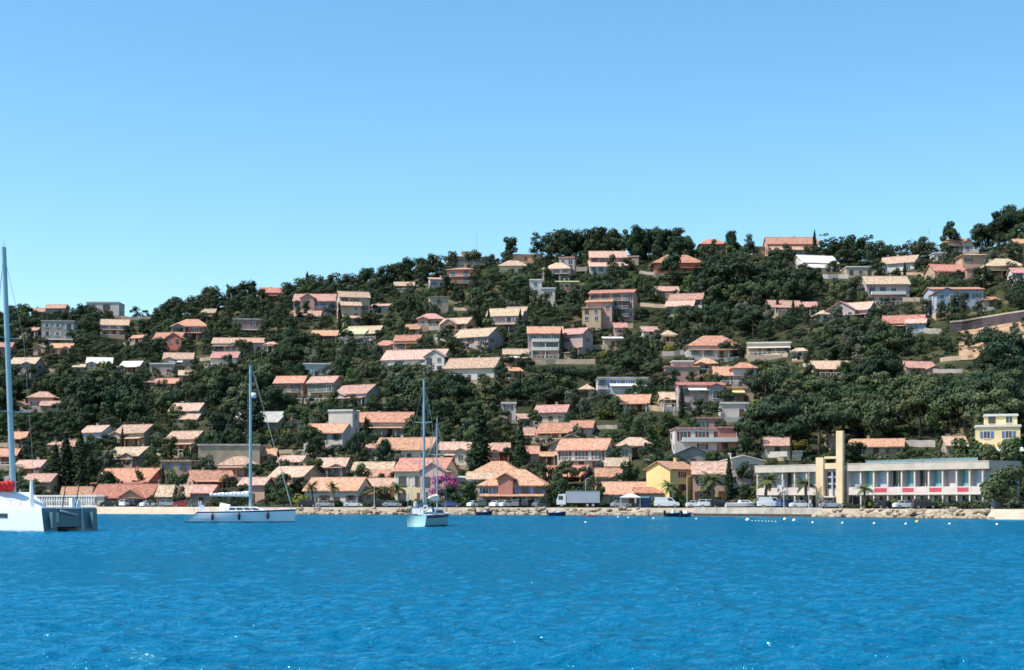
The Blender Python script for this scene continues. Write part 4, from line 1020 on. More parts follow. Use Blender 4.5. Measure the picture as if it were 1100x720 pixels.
# --- ketch seen almost end on
Y=F*CH/(566-HOR); s=Y/F; KL=10.5; ph=math.radians(90-17)
kt=thing('sailing_yacht','small two-masted ketch with a pale teal hull and navy stripe, seen nearly end-on','sailing boat',(X(461.5,Y),Y+4.5,0),ph)
fs,fb=1.35,1.6
hb,db,sec=hull(KL,2.95,fs,fb,.82,rev=.2,bowrake=.08,wide=True)
obj('hull',hb.mesh('hull',[M_TEAL,M_NAVY,M_ANTI],True),kt); obj('deck',db.mesh('deck',M_GEL,True),kt)
c,A_,T_=cabin(-1.6,2.9,1.1,fs+.04,.6,.65,.8,.2); cb=obj('coachroof',c.mesh('coachroof',M_GEL),kt); side_windows(A_,T_,fs+.04,.6,3,M_GLASS,cb)
def kx(px): return (X(px,Y)-X(461.5,Y))
rig(kt,-2.6,fs+.1,zrow(405,Y)-fs-.3,KL,.16,(-4.9,0,fs+.2),(KL*.2,0,fs+1),(.38,.68),3.3,boomL=0)
rig(kt,1.9,fs+.5,zrow(446,Y)-fs-.5,KL,.085,(KL*.48,0,fb+.2),(-.5,0,fs+1.2),(.6,),3.0,boomL=2.6,cover=M_CANV,boomz=1.2)
rails(kt,sec,KL,.04,.95,1.4)
b=MB()
for k in range(8):
    a0,a1=math.pi*k/8,math.pi*(k+1)/8
    b.quad([(-3.0,1.2*math.cos(a0),fs+.3+1.15*math.sin(a0)),(-3.0,1.2*math.cos(a1),fs+.3+1.15*math.sin(a1)),(-1.8,1.1*math.cos(a1),fs+.3+.9*math.sin(a1)),(-1.8,1.1*math.cos(a0),fs+.3+.9*math.sin(a0))])
obj('sprayhood',b.mesh('sprayhood',M_BLUEC),kt)
for y in (-1.1,1.1):
    b=MB(); b.tube((-4.9,y,fs),(-5.0,y,fs+1.9),.035,.035,6); obj('davit',b.mesh('davit',M_ALU),kt)
b=MB()
for k in range(12):
    a0,a1=2*math.pi*k/12,2*math.pi*(k+1)/12; b.tube((-5.0,-1.1+.28*math.cos(a0),fs+.8+.28*math.sin(a0)),(-5.0,-1.1+.28*math.cos(a1),fs+.8+.28*math.sin(a1)),.08,.08,6)
obj('life_ring',b.mesh('life_ring',M_TRIM),kt)
b=MB(); b.box(-5.15,-4.85,-.5,.5,fs+.15,fs+.75); obj('locker',b.mesh('locker',M_GEL),kt)
REFS.append((461,555,'small ketch'))
M_STERN=mat('stern_shaded_teal_grey',(.10,.17,.19),.35,.08)  # teal-grey with the darkness of the shaded stern put into the colour
# --- catamaran at the left edge: heading left and away, dark stern towards us
Y=F*CH/(571.5-HOR); s=Y/F; CL=15.5; CB=6.9; head=math.radians(180-34)
q=Vector((math.cos(head),math.sin(head))); nrm=Vector((-q.y,q.x))    # nrm = port side (towards us, left)
sternP=Vector((X(46,Y),Y))           # outer corner of the near hull's transom
ctr=sternP+q*CL/2-nrm*CB/2
ct=thing('catamaran','white catamaran at the left picture edge with shaded stern and red sail cover','catamaran',(ctr.x,ctr.y,0),head)
fs=fb=2.25
for sy in (1,-1):
    hb,db,sec=hull(CL,1.9,fs,fb+.15,.96,rev=.25,bowrake=.01)
    hb.v=[(x,y+sy*(CB/2-.95),z) for x,y,z in hb.v]; hb.mi[-1]=3; obj('hull',hb.mesh('hull',[M_GEL,M_GEL,M_ANTI,M_STERN]),ct)
    b=MB(); yo=sy*(CB/2-.95); b.box(-CL*.16,CL*.2,yo+sy*.95-.06,yo+sy*.95+.03,1.35,1.75); obj('hull_window',b.mesh('hull_window',M_GLASS),ct)
    b=MB(); b.tube((-CL/2-.28,yo,.35),(-CL/2-.28,yo,1.9),.3,.3,4); obj('boarding_step',b.mesh('boarding_step',M_STERN),ct)
b=MB(); b.box(-CL/2+.3,CL*.26,-CB/2+.1,CB/2-.1,fs-.03,fs+.12); obj('deck',b.mesh('deck',M_GEL),ct)
b=MB(); b.box(-CL/2+.9,CL*.22,-CB/2+1.9,CB/2-1.9,.75,fs-.035); obj('bridgedeck',b.mesh('bridgedeck',M_GEL),ct)
b=MB(); b.box(-CL/2+.45,-CL/2+.75,-CB/2+1.85,CB/2-1.85,.45,fs-.035); obj('stern_beam',b.mesh('stern_beam',M_STERN),ct)
b=MB(); b.tube((-CL/2+.2,-.9,1.6),(-CL/2+.2,1.2,2.0),.12,.12,6); b.box(-CL/2+.05,-CL/2+.4,1.5,1.9,.9,1.9); obj('outboard_motor',b.mesh('outboard_motor',M_CONC),ct)
c,A_,T_=cabin(-1.0,5.6,2.6,fs+.12,1.5,.8,2.0,2.0); cb=obj('saloon',c.mesh('saloon',M_GEL),ct); side_windows(A_,T_,fs+.12,1.45,3,M_GLASS,cb,.3,.8)
# mast leaning left as in the photograph
mpx=13.0; mxl=1.0
rig(ct,mxl,fs+1.5,zrow(265,Y+7)-fs-1.5,CL,.31,(CL*.4,0,fs+.3),None,(.33,.63),CB*.8,lean=(.55,.75),boomL=5.0,cover=M_RED,boomz=.35,bdir=(.1,1),cw=1.7)
b=MB(); b.tube((-CL/2+2.6,2.7,fs+.1),(-CL/2+2.6,2.7,fs+2.7),.28,.13,10); obj('liferaft_tube',b.mesh('liferaft_tube',M_GEL),ct)
for y_,dz in ((.6,3.6),(-1.0,3.2)):
    b=MB(); b.tube((-CL/2+.6,y_,fs+.1),(-CL/2+.1,y_-.25,fs+dz),.05,.04,6); obj('davit',b.mesh('davit',M_TYRE),ct)
b=MB(); b.box(-CL/2+.5,-CL/2+.9,-.9,-.5,fs+.12,fs+1.0); b.box(-CL/2+.5,-CL/2+.8,-1.6,-1.2,fs+.12,fs+.8); obj('stern_locker',b.mesh('stern_locker',M_GEL),ct)
for sy in (-1,1):
    b=MB(); prev=None
    for i in range(9):
        p=Vector((-CL/2+.5+i*1.5,sy*(CB/2-.2),fs+.1)); u=p+Vector((0,0,.75)); b.tube(p,u,.022,.02,5)
        if prev: b.tube(prev,u,.014,.014,4)
        prev=u
    obj('guard_rail',b.mesh('guard_rail',M_WIRE),ct)
REFS.append((60,557,'catamaran'))
# --- small boats near the shore
def motorboat(px,row,L,rz,label,hm=M_GEL,d=None,wind=True):
    if d is None: Y=F*CH/(row-HOR); p=Vector((X(px,Y),Y,0))
    else: p=at(px,d)+Vector((0,0,.35))
    o=thing('motorboat',label,'motorboat',p,rz,'small boats along the shore')
    hb,db,sec=hull(L,L*.36,.62,.85,.85,bowrake=.06,n=14); obj('hull',hb.mesh('hull',[hm,hm,M_ANTI],True),o); obj('deck',db.mesh('deck',hm),o)
    c,A_,T_=cabin(-L*.12,L*.24,L*.13,.65,.55,.7,.6,.15); cb=obj('cuddy',c.mesh('cuddy',M_GEL),o)
    if wind: side_windows(A_,T_,.65,.55,2,M_GLASS,cb)
    b=MB(); b.box(-L*.5-.35,-L*.5-.02,-.18,.18,.35,1.2); b.box(-L*.5-.28,-L*.5-.12,-.08,.08,-.3,.35); obj('outboard',b.mesh('outboard',M_FEND),o)
motorboat(402,552.5,5.2,.05,'small white motorboat moored below the grey gable of the long house')
motorboat(113,551.6,4.4,.1,'small dark boat moored just right of the catamaran',M_NAVY,wind=False)
motorboat(180,551.8,5.6,.0,'flat white motorboat moored left of the sloop stern')
motorboat(160,551.4,4.4,.15,'white dinghy on the water before the low restaurant',wind=False)
motorboat(196,550.8,4.6,3.2,'pale motorboat close under the sloop stern',M_CANV)
motorboat(520,553.6,3.2,.0,'small navy boat against the rocks below the pink house',M_NAVY,wind=False)
motorboat(543,553.3,3.6,.1,'white rowing boat against the rocks below the pink house',wind=False)
motorboat(598,554.4,3.3,.0,'small navy boat against the rocks below the lorry cab',M_NAVY,wind=False)
motorboat(724,555.3,3.4,.3,'dark boat with white outboard in the gap of the quay',M_NAVY,wind=False)
motorboat(737,555.5,3.3,.9,'dark-hulled boat moored right in the quay gap',M_NAVY,wind=False)
motorboat(798,546,7.0,.1,'white motorboat laid up ashore right of the slim cypress',d=8)
Y=F*CH/(555-HOR); ky=thing('kayak','bright red kayak lying at the water edge below the lorry','kayak',(X(634,Y),Y,0),.05)
hb,db,sec=hull(2.6,.75,.30,.36,.15,n=12); M_KR=mat('kayak_red',(.55,.05,.06),.35,0); hb.v=[(v[0],v[1],v[2]*.6) for v in hb.v]; db.v=[(v[0],v[1],v[2]*.6+.01) for v in db.v]
obj('hull',hb.mesh('hull',[M_KR,M_KR,M_KR],True),ky); obj('deck',db.mesh('deck',M_KR),ky); b=MB(); b.tube((0,0,.2),(0,0,.26),.24,.24,10); obj('cockpit',b.mesh('cockpit',M_FEND),ky)
# ------------------------------------------------------------------ people (one skinned body each)
def person(loc,rz,label,shirt,trou,arm=.15):
    v=[(0,0,.92),(0,0,1.12),(0,0,1.36),(0,0,1.50),(0,.01,1.62),(0,.01,1.74),
       (.18,0,1.40),(.25,-.02,1.13),(.24,-.10-arm,.90),(-.18,0,1.40),(-.25,-.02,1.13),(-.24,-.08,.88),
       (.10,0,.88),(.12,-.04,.48),(.13,.0,.08),(.13,-.14,.04),(-.10,0,.88),(-.12,.03,.48),(-.13,.08,.08),(-.13,-.06,.04)]
    e=[(0,1),(1,2),(2,3),(3,4),(4,5),(2,6),(6,7),(7,8),(2,9),(9,10),(10,11),(0,12),(12,13),(13,14),(14,15),(0,16),(16,17),(17,18),(18,19)]
    rad=[.15,.14,.16,.06,.09,.085,.07,.05,.035,.07,.05,.035,.10,.07,.05,.04,.10,.07,.05,.04]
    me=bpy.data.meshes.new('person'); me.from_pydata(v,e,[]); o=bpy.data.objects.new('person',me); COL.objects.link(o)
    o.location=loc; o.rotation_euler=(0,0,rz)
    sk=o.modifiers.new('skin','SKIN'); sl_=me.skin_vertices[0].data
    for i,r in enumerate(rad): sl_[i].radius=(r,r)
    sl_[0].use_root=True
    o.modifiers.new('sub','SUBSURF').render_levels=1
    me.materials.append(mat('skin_tone',(.42,.25,.17),.6,0))
    b=MB()
    b.tube((0,0,.95),(0,0,1.12),.20,.19,10); b.tube((0,0,1.12),(0,0,1.43),.19,.225,10); b.tube((0,0,1.43),(0,0,1.49),.225,.09,10); obj('shirt',b.mesh('shirt',mat('cloth_'+shirt[0],shirt[1],.9,.1)),o)
    b=MB(); 
    for sx_ in (-1,1): b.tube((sx_*.10,0,.98),(sx_*.12,0 if sx_>0 else .02,.45),.13,.10,9)
    obj('trousers',b.mesh('trousers',mat('cloth_'+trou[0],trou[1],.9,.1)),o)
    b=MB(); b.ball((0,.03,1.73),.115,1,1,.9,8,6); obj('hair',b.mesh('hair',M_WOOD),o)
    return tag(o,label,'person')
person(at(161,3),.2,'person in dark clothes standing on the pale sand before the low restaurant',('dark',(.03,.03,.04)),('dark',(.03,.03,.04)))
person(at(811,5),-.3,'person in a green shirt standing on the quay below the white villa',('green',(.05,.30,.18)),('black',(.02,.02,.03)))
person(at(881,5),.4,'person in a dark shirt standing left of the club tower',('navy',(.03,.05,.12)),('white',(.6,.6,.6)))
person(at(870.5,4),.1,'person in white clothes standing beside the flagpole',('white',(.7,.7,.7)),('grey',(.25,.25,.25)))
m=Matrix.Rotation(ph,4,'Z'); w=m@Vector((-4.0,.55,0)); person(Vector(kt.location)+w+Vector((0,0,1.40)),ph+1.6,'person in a white shirt and pale trousers standing on the ketch stern',('white',(.7,.7,.7)),('pale_blue',(.35,.42,.55)))
# ------------------------------------------------------------------ foliage
def leaf_mat(name,col,tr=.25):
    m=mat(name,col,.75,.35,.9,spec=.08,rnd=.7)
    return m
TONES={'pine':[('dark',leaf_mat('pine_needles_dark',(0.032,0.052,0.028))),('mid-green',leaf_mat('pine_needles_mid',(0.053,0.077,0.036))),('olive-green',leaf_mat('pine_needles_olive',(0.080,0.096,0.045)))],
 'broad':[('dark green',leaf_mat('leaves_dark',(0.037,0.060,0.029))),('fresh green',leaf_mat('leaves_fresh',(0.069,0.103,0.039))),('grey-green',leaf_mat('leaves_grey',(0.092,0.107,0.072)))],
 'shrub':[('green',leaf_mat('shrub_green',(0.048,0.082,0.027))),('yellow-green',leaf_mat('shrub_yellow',(.150,.175,.040))),('grey-green',leaf_mat('shrub_grey',(0.088,0.103,0.063)))],
 'cypress':[('blackish',leaf_mat('cypress_needles',(.024,.040,.020)))]}
M_BARK=mat('bark',(.12,.09,.07),.95,.3,2); M_PALM=leaf_mat('palm_fronds',(.085,.110,.035)); M_PTR=mat('palm_trunk',(.16,.12,.08),.95,.3,3); M_BOUG=leaf_mat('bougainvillea_flowers',(.50,.10,.34))
def leaves(b,rr,c,rad,n,size,up=.25,flat=.75):
    for _ in range(n):
        u=Vector((rr.gauss(0,1),rr.gauss(0,1),rr.gauss(0,1))).normalized(); k=rr.uniform(.66,1.03)
        p=Vector(c)+Vector((u.x*rad[0]*k,u.y*rad[1]*k,u.z*rad[2]*k))
        nn=(u+Vector((rr.uniform(-.5,.5),rr.uniform(-.5,.5),rr.uniform(-.5,.5)+up))).normalized()
        a=nn.orthogonal().normalized(); a=(Matrix.Rotation(rr.uniform(0,6.28),3,nn)@a); t=nn.cross(a); s=size*rr.uniform(.6,1.35)
        b.quad([p-a*s-t*s*.5,p+a*s*.1-t*s*.75,p+a*s+t*s*.3,p-a*s*.2+t*s*.8])
def tree_proto(kind,seed):
    rr=random.Random(seed); tb=MB(); cb=MB()
    if kind=='round':     # rounded Aleppo pine, 8 m
        Ht=8; lean=rr.uniform(-.5,.5); top=Vector((lean,rr.uniform(-.3,.3),Ht*.62)); tb.tube((0,0,-.8),top*.55,.26,.2,7); tb.tube(top*.55,top,.2,.10,6)
        for i in range(rr.randint(13,18)):
            a=rr.uniform(0,6.28); q=rr.random()**.6; z=Ht*(.26+.62*rr.random()); w=3.3*math.sqrt(max(.05,1-((z/Ht-.48)/.5)**2)); c=Vector((math.cos(a)*w*q+lean*.7,math.sin(a)*w*q,z)); r=rr.uniform(.9,1.55)
            tb.tube(top*rr.uniform(.5,.95),c,.09,.03,4); leaves(cb,rr,c,(r*1.25,r*1.25,r*.85),135,.27)
    elif kind=='flat':    # umbrella pine, 9 m
        Ht=9; lean=rr.uniform(-.6,.6); top=Vector((lean,0,Ht*.74)); tb.tube((0,0,-.8),top*.6,.28,.22,7); tb.tube(top*.6,top,.22,.12,6)
        for i in range(rr.randint(15,19)):
            a=rr.uniform(0,6.28); q=rr.random()**.5*3.7; z=Ht*(.78-.014*q*q)+rr.uniform(-1.3,.8); c=Vector((math.cos(a)*q+lean,math.sin(a)*q,z)); r=rr.uniform(.95,1.5)
            tb.tube(top*rr.uniform(.7,1),c,.10,.03,4); leaves(cb,rr,c,(r*1.4,r*1.4,r*.66),135,.27)
    elif kind=='tall':    # ragged upright pine, 10 m
        Ht=10; top=Vector((rr.uniform(-.4,.4),0,Ht*.9)); tb.tube((0,0,-.8),top*.6,.24,.17,7); tb.tube(top*.6,top,.17,.05,6)
        for i in range(rr.randint(13,17)):
            z=Ht*(.22+.74*rr.random()); w=2.5*(1.12-z/Ht)+.55; a=rr.uniform(0,6.28); q=rr.uniform(.3,1)*w; c=Vector((math.cos(a)*q,math.sin(a)*q,z)); r=rr.uniform(.65,1.15)
            tb.tube(top*(z/Ht*.95),c,.07,.03,4); leaves(cb,rr,c,(r*1.35,r*1.35,r*.95),110,.26)
    elif kind=='sparse':  # thin see-through pine, 9 m
        Ht=9; top=Vector((rr.uniform(-.6,.6),0,Ht*.88)); tb.tube((0,0,-.8),top*.6,.2,.14,7); tb.tube(top*.6,top,.14,.05,6)
        for i in range(9):
            z=Ht*(.45+.52*rr.random()); a=rr.uniform(0,6.28); q=rr.uniform(.4,2.0); c=Vector((math.cos(a)*q,math.sin(a)*q,z)); r=rr.uniform(.5,.9)
            tb.tube(top*(z/Ht*.9),c,.06,.03,4); leaves(cb,rr,c,(r*1.2,r*1.2,r*.6),34,.24)
    elif kind=='broad':   # broadleaf, 6.5 m
        Ht=6.5; top=Vector((0,0,Ht*.5)); tb.tube((0,0,-.8),top,.22,.14,7)
        for i in range(rr.randint(14,19)):
            a=rr.uniform(0,6.28); z=Ht*(.22+.66*rr.random()); w=2.9*math.sqrt(max(.05,1-((z/Ht-.5)/.5)**2)); q=rr.random()**.5; c=Vector((math.cos(a)*w*q,math.sin(a)*w*q,z)); r=rr.uniform(.75,1.25)
            tb.tube(top*rr.uniform(.5,1),c,.07,.025,4); leaves(cb,rr,c,(r*1.1,r*1.1,r*.9),95,.23)
    elif kind=='shrub':   # 2.2 m
        for i in range(rr.randint(6,9)):
            a=rr.uniform(0,6.28); q=rr.random()**.5*1.25; c=Vector((math.cos(a)*q,math.sin(a)*q,rr.uniform(.35,1.5))); r=rr.uniform(.5,.85); leaves(cb,rr,c,(r*1.1,r*1.1,r*.85),62,.17)
        tb.tube((0,0,-.6),(0,0,.9),.08,.04,5)
    elif kind=='cypress': # 10 m spindle
        tb.tube((0,0,-.8),(0,0,8.5),.2,.05,6)
        for i in range(26):
            z=.5+9.3*i/25; w=1.15*math.sin(math.pi*min(1,(.16+.84*i/25)**.75))**.8; 
            for k in range(3):
                a=rr.uniform(0,6.28); c=Vector((math.cos(a)*w*.22,math.sin(a)*w*.22,z)); leaves(cb,rr,c,(w*.85+.1,w*.85+.1,.6),30,.17,up=.5)
    return tb,cb
PROTO={}; DIM={'round':(8,3.9),'flat':(8.4,4.6),'tall':(10,2.5),'sparse':(9,2.3),'broad':(6.3,3.3),'shrub':(2.2,1.6),'cypress':(10,1.15)}
FAM={'round':'pine','flat':'pine','tall':'pine','sparse':'pine','broad':'broad','shrub':'shrub','cypress':'cypress'}
def proto(kind,k,tone):
    key=(kind,k,tone)
    if key not in PROTO:
        base=(kind,k)
        if base not in PROTO:
            tb,cb=tree_proto(kind,100*len(kind)+17*k+ord(kind[0])); PROTO[base]=(tb.mesh('trunk',M_BARK),cb)
        tr,cb=PROTO[base]; PROTO[key]=(tr,cb.mesh('crown',TONES[FAM[kind]][tone][1]),cb)
    return PROTO[key]
# ---- choose where trees grow
TREES=[]   # dict(kind,k,tone,x,Y,z,sx,sz,px,top,base)
def inside_house(x,y,r):
    for (cx,cy,hw,hd,yaw) in FOOT:
        dx,dy=x-cx,y-cy
        if abs(dx)>30 or abs(dy)>30: continue
        c,s=math.cos(-yaw),math.sin(-yaw); u=dx*c-dy*s; v=dx*s+dy*c
        if abs(u)<hw+r and abs(v)<hd+r: return True
    return False
def cover(px,hw,top,base,Y,limit=.34,commit=True):
    hits=[]
    for P in PROTECT:
        if P[4]<Y-2: continue
        ox=min(px+hw*.88,P[1])-max(px-hw*.88,P[0]); oy=min(base,P[3])-max(top,P[2])
        if ox>0 and oy>0:
            f=ox*oy*.85/((P[1]-P[0])*(P[3]-P[2]))
            if P[5][0]+f>limit: return False
            hits.append((P,f))
    if commit:
        for P,f in hits: P[5][0]+=f
    return True
def put_tree(kind,tone,x,Y,sx,sz,z=None,force=False,limit=.34,k=None,rz=None):
    z=ground(x,Y)-.1 if z is None else z
    Hh,Rr=DIM[kind]; px=PX(x,Y); base=ROW(z,Y); top=ROW(z+Hh*sz,Y); hw=Rr*sx/Y*F
    if not force:
        if inside_house(x,Y,Rr*sx*.45): return False
        if not cover(px,hw,top,base,Y,limit): return False
    TREES.append(dict(kind=kind,k=R.randint(0,3) if k is None else k,tone=tone,x=x,Y=Y,z=z,sx=sx,sz=sz,px=px,top=top,base=base,hw=hw,rz=R.uniform(0,6.28) if rz is None else rz))
    return True
# skyline
SKY=[(-20,330),(0,330),(20,327),(40,324),(60,335),(90,332),(105,318),(120,315),(140,317),(150,323),(162,330),(180,326),(195,318),(210,315),(225,306),(235,307),(245,318),(258,303),(280,302),(295,301),(312,300),(330,294),(350,294),(375,293),(390,287),(405,293),(425,280),(440,274),(462,272),(472,276),(485,268),(495,270),(507,266),(520,266),(533,275),(575,251),(590,248),(605,246),(625,245),(655,243),(675,245),(700,244),(715,243),(735,250),(742,262),(765,258),(785,246),(800,252),(818,256),(840,262),(880,250),(890,258),(905,253),(925,255),(950,262),(975,256),(995,257),(1010,260),(1040,250),(1055,240),(1070,226),(1085,220),(1105,224),(1130,222)]
px=-20
while px<1120:
    top=lerp_tab(SKY,px)+R.uniform(-3,4); yr=lerp_tab(RIDGE_Y,px)-R.uniform(2,14); x=X(px,yr); g=ground(x,yr); h=zrow(top,yr)-g
    kind='flat' if 100<px<150 or px>1050 else R.choice(['round','round','round','broad'] if not 560<px<745 else ['tall','round','round'])
    Hh,Rr=DIM[kind]; sz=max(.35,h/Hh); sx=sz*R.uniform(.8,1.05)
    if sx*Rr>5.0: sx=5.0/Rr
    if 530<px<562 or 822<px<872: px+=6; continue
    if not put_tree(kind,0 if R.random()<.75 else 1,x,yr,sx,sz,g-.2,limit=.2):
        put_tree('shrub',0,x,yr,.9,1.1,g-.2,limit=.2)
    px+=max(7,sx*Rr/yr*F*1.0)
for px,top,w,kind in ((547,252,24,'round'),(577,249,18,'tall'),(600,247,18,'tall'),(623,244,20,'round'),(645,243,24,'round'),(672,245,16,'tall'),(694,243,26,'round'),(712,244,24,'round'),(730,245,20,'tall'),(1021,237,20,'flat'),(875,247,6,'cypress'),(886,250,18,'sparse'),(905,253,16,'sparse'),(932,250,16,'sparse'),(786,246,20,'round'),(805,251,18,'tall'),(1056,238,26,'flat'),(1072,226,30,'flat'),(1088,220,30,'flat'),(508,266,18,'flat'),(487,269,16,'round'),(330,292,8,'cypress'),(245,304,7,'tall'),(228,306,18,'round'),(262,302,24,'round'),(768,257,10,'tall')):
    Y=lerp_tab(RIDGE_Y,px)-5; x=X(px,Y); g=ground(x,Y); h=zrow(top,Y)-g; Hh,Rr=DIM[kind]; put_tree(kind,0,x,Y,w/2/F*Y/Rr,h/Hh,g-.2,force=True)
# chosen trees: kind, centre column, top row, visible base row, width, tone
for kind,px,top,base,w,tone,lim in (('broad',190,519,547,17,0,.9),('broad',238,524,547,13,1,.9),('broad',148,503,527,14,0,.9),('broad',262,520,546,18,0,.9),('broad',412,508,530,16,0,.9),('broad',506,518,546,22,0,.9),('broad',640,512,545,20,0,.9),('round',672,492,528,24,0,.9),('broad',588,500,528,18,0,.9),('broad',345,470,500,24,0,.9),('broad',385,462,496,26,0,.9),('cypress',393,448,475,8,0,.9),('broad',425,482,500,18,1,.9),('broad',222,470,505,18,0,.9),('round',270,430,470,40,0,.9),('round',240,440,480,34,0,.9),('cypress',515,437,508,27,0,.9),('cypress',559,455,506,17,0,.9),('cypress',783,490,538,10,0,.9),('cypress',71,468,527,21,0,1),('cypress',86,462,527,18,0,1),('cypress',60,478,527,15,0,1),('cypress',98,486,522,12,0,.9),
  ('cypress',600,305,322,6,0,1),('cypress',852,320,345,5,0,1),('cypress',835,318,338,5,0,1),('cypress',972,282,296,5,0,1),('broad',800,494,523,30,0,.9),('round',1076,497,551,52,1,.9),('round',1036,300,335,22,1,.3),
  ('broad',305,522,548,34,1,.5),('broad',285,536,550,22,1,.5),('shrub',322,528,549,20,1,.5),('broad',320,512,535,20,0,.5),('round',545,446,505,42,0,.4),('round',532,460,505,22,0,.4),
  ('flat',880,430,490,60,0,.9),('flat',850,445,495,50,0,.9),('flat',905,430,480,50,1,.9),('flat',930,418,470,52,1,.9),('flat',835,420,480,46,0,.9),('round',965,440,490,44,0,.5),('round',1000,435,495,50,0,.5),('round',1030,430,500,46,0,.5),('flat',990,400,450,50,2,.5),('flat',1050,400,450,52,0,.5),('flat',1085,395,450,50,1,.5),('round',890,400,440,44,2,.5),('flat',945,395,440,46,2,.5),('flat',822,395,450,40,0,.5),
  ('broad',485,522,545,30,0,.6),('broad',500,520,546,30,1,.6),('broad',605,515,546,28,0,.6),('broad',588,520,545,20,0,.4),('broad',552,500,530,24,0,.5),('shrub',728,530,545,18,0,.5),('shrub',775,532,545,20,0,.5),('shrub',640,520,546,14,0,.4),
  ('broad',680,500,528,28,0,.4),('shrub',675,498,510,16,1,.4),('broad',35,515,540,24,1,.6),('broad',18,505,530,18,1,.6),('broad',95,520,541,26,0,.5),
  ('round',45,425,505,44,0,.6),('round',100,402,455,46,0,.5),('round',130,410,458,44,0,.5),('round',30,440,500,30,0,.6),('flat',735,425,460,36,0,.5),('shrub',760,400,412,12,1,.5),('shrub',648,437,452,20,1,.5),('flat',650,445,475,46,1,.4),('broad',570,345,352,26,1,.4),('shrub',113,385,400,14,1,.5),('round',822,265,320,60,0,.4),('round',795,280,330,60,0,.4),('round',770,275,325,44,0,.4),('round',845,285,325,40,0,.4),('tall',700,250,290,30,0,.4),('tall',725,255,300,24,0,.4),('flat',645,300,325,36,1,.4),('flat',725,292,312,44,1,.4)):
    Y=lerp_tab(SHORE,px)+(15 if base<549 else 9) if base>541 else hit(px,base); x=X(px,Y); g=ground(x,Y); Hh,Rr=DIM[kind]
    put_tree(kind,tone,x,Y,w/2/F*Y/Rr,(zrow(top,Y)-g)/Hh,limit=lim,force=lim>=.9)
# a second, lower line of trees closes the ridge
px=-15
while px<1115:
    top=lerp_tab(SKY,px)+R.uniform(4,9); yr=lerp_tab(RIDGE_Y,px)+R.uniform(1,6); x=X(px,yr); g=ground(x,yr); h=max(3,zrow(top,yr)-g)
    kind=R.choice(['round','broad','broad','tall']); Hh,Rr=DIM[kind]; sz=h/Hh; sx=min(5/Rr,max(.6,sz)*R.uniform(.9,1.2))
    if not (815<px<880): put_tree(kind,R.choice([0,0,1]),x,yr,sx,sz,g-.2,limit=.3)
    px+=max(8,sx*Rr/yr*F*1.1)
# garden trees that stand half in front of each house
for P in list(PROTECT):
    if P[3]>530 or P[4]<300 or P[1]-P[0]<12: continue
    w=P[1]-P[0]; hh=P[3]-P[2]
    for side in (0,1,R.choice((0,1))):
        if R.random()<.12: continue
        px=(P[0] if side==0 else P[1])+R.uniform(-.10,.20)*w*(1 if side==0 else -1); Y=P[4]-R.uniform(3,7); x=X(px,Y); g=ground(x,Y)
        kind=R.choice(['round','broad','broad','flat','cypress' if R.random()<.3 else 'broad']); Hh,Rr=DIM[kind]
        top=P[2]+hh*R.uniform(.05,.55); sz=max(.3,min(1.1,(zrow(top,Y)-g)/Hh)); put_tree(kind,0 if kind=='cypress' else R.choice([0,0,1,1,2]),x,Y,sz*R.uniform(.8,1.05)*(.75 if kind=='flat' else 1),sz,limit=.55)
# fill the hillside
cand=[]
d=FLAT+4
while d<370:
    px=-4.0
    while px<1104:
        cand.append((px+R.uniform(-7,7),d+R.uniform(-4.5,4.5))); px+=6.6/ (lerp_tab(SHORE,px)+d)*F
    d+=7.8
R.shuffle(cand)
for px,d in cand:
    ys=lerp_tab(SHORE,px); yr=lerp_tab(RIDGE_Y,px); Y=ys+d
    if Y>yr-6: continue
    x=X(px,Y); row=ROW(ground(x,Y),Y)
    forest=(800<px<1100 and 395<row<500) or (px<340 and 375<row<455) or (420<px<720 and 400<row<470) or (740<px<860 and 270<row<340)
    r=R.random()
    if forest: kind=R.choice(['round','round','flat','flat','broad'])
    else: kind='round' if r<.28 else 'flat' if r<.44 else 'tall' if r<.52 else 'broad' if r<.90 else 'cypress' if r<.925 else 'shrub'
    n=mnoise.noise(Vector((x*.02,Y*.02,7)))
    fam=FAM[kind]; tone=0 if kind=='cypress' else (0 if R.random()<.44-.6*n else (1 if R.random()<.58 else 2))
    s=R.uniform(.72,1.18)*(1.1 if forest else .92)
    if row>500: s*=.7
    ok=False
    for f in (1,.72,.5):
        if put_tree(kind,tone,x,Y,s*f*R.uniform(.9,1.1),s*f*1.15): ok=True; break
    if not ok:
        for f in (1.3,.8):
            if put_tree('shrub',R.choice([0,0,1,2]),x,Y,f*R.uniform(.8,1.2),f,limit=.16): break
# planting along the seafront
for a,c,n in ((106,250,16),(320,470,26),(470,600,22),(600,745,24),(742,815,16),(815,1060,44)):
    for i in range(n):
        px=a+(c-a)*(i+R.random())/n; d=R.uniform(12.8,15.5); s=R.uniform(.45,1.0); Y=lerp_tab(SHORE,px)+d
        put_tree('shrub',R.choice([0,0,1,2]),X(px,Y),Y,s*R.uniform(1,1.5),s,limit=.6)
# extra shrubs in gardens
for _ in range(900):
    px=R.uniform(0,1100); d=R.uniform(FLAT-3,300); Y=lerp_tab(SHORE,px)+d
    if Y>lerp_tab(RIDGE_Y,px)-4: continue
    s=R.uniform(.5,1.3); put_tree('shrub',R.choice([0,0,1,2,2]),X(px,Y),Y,s*R.uniform(.9,1.3),s,limit=.16)
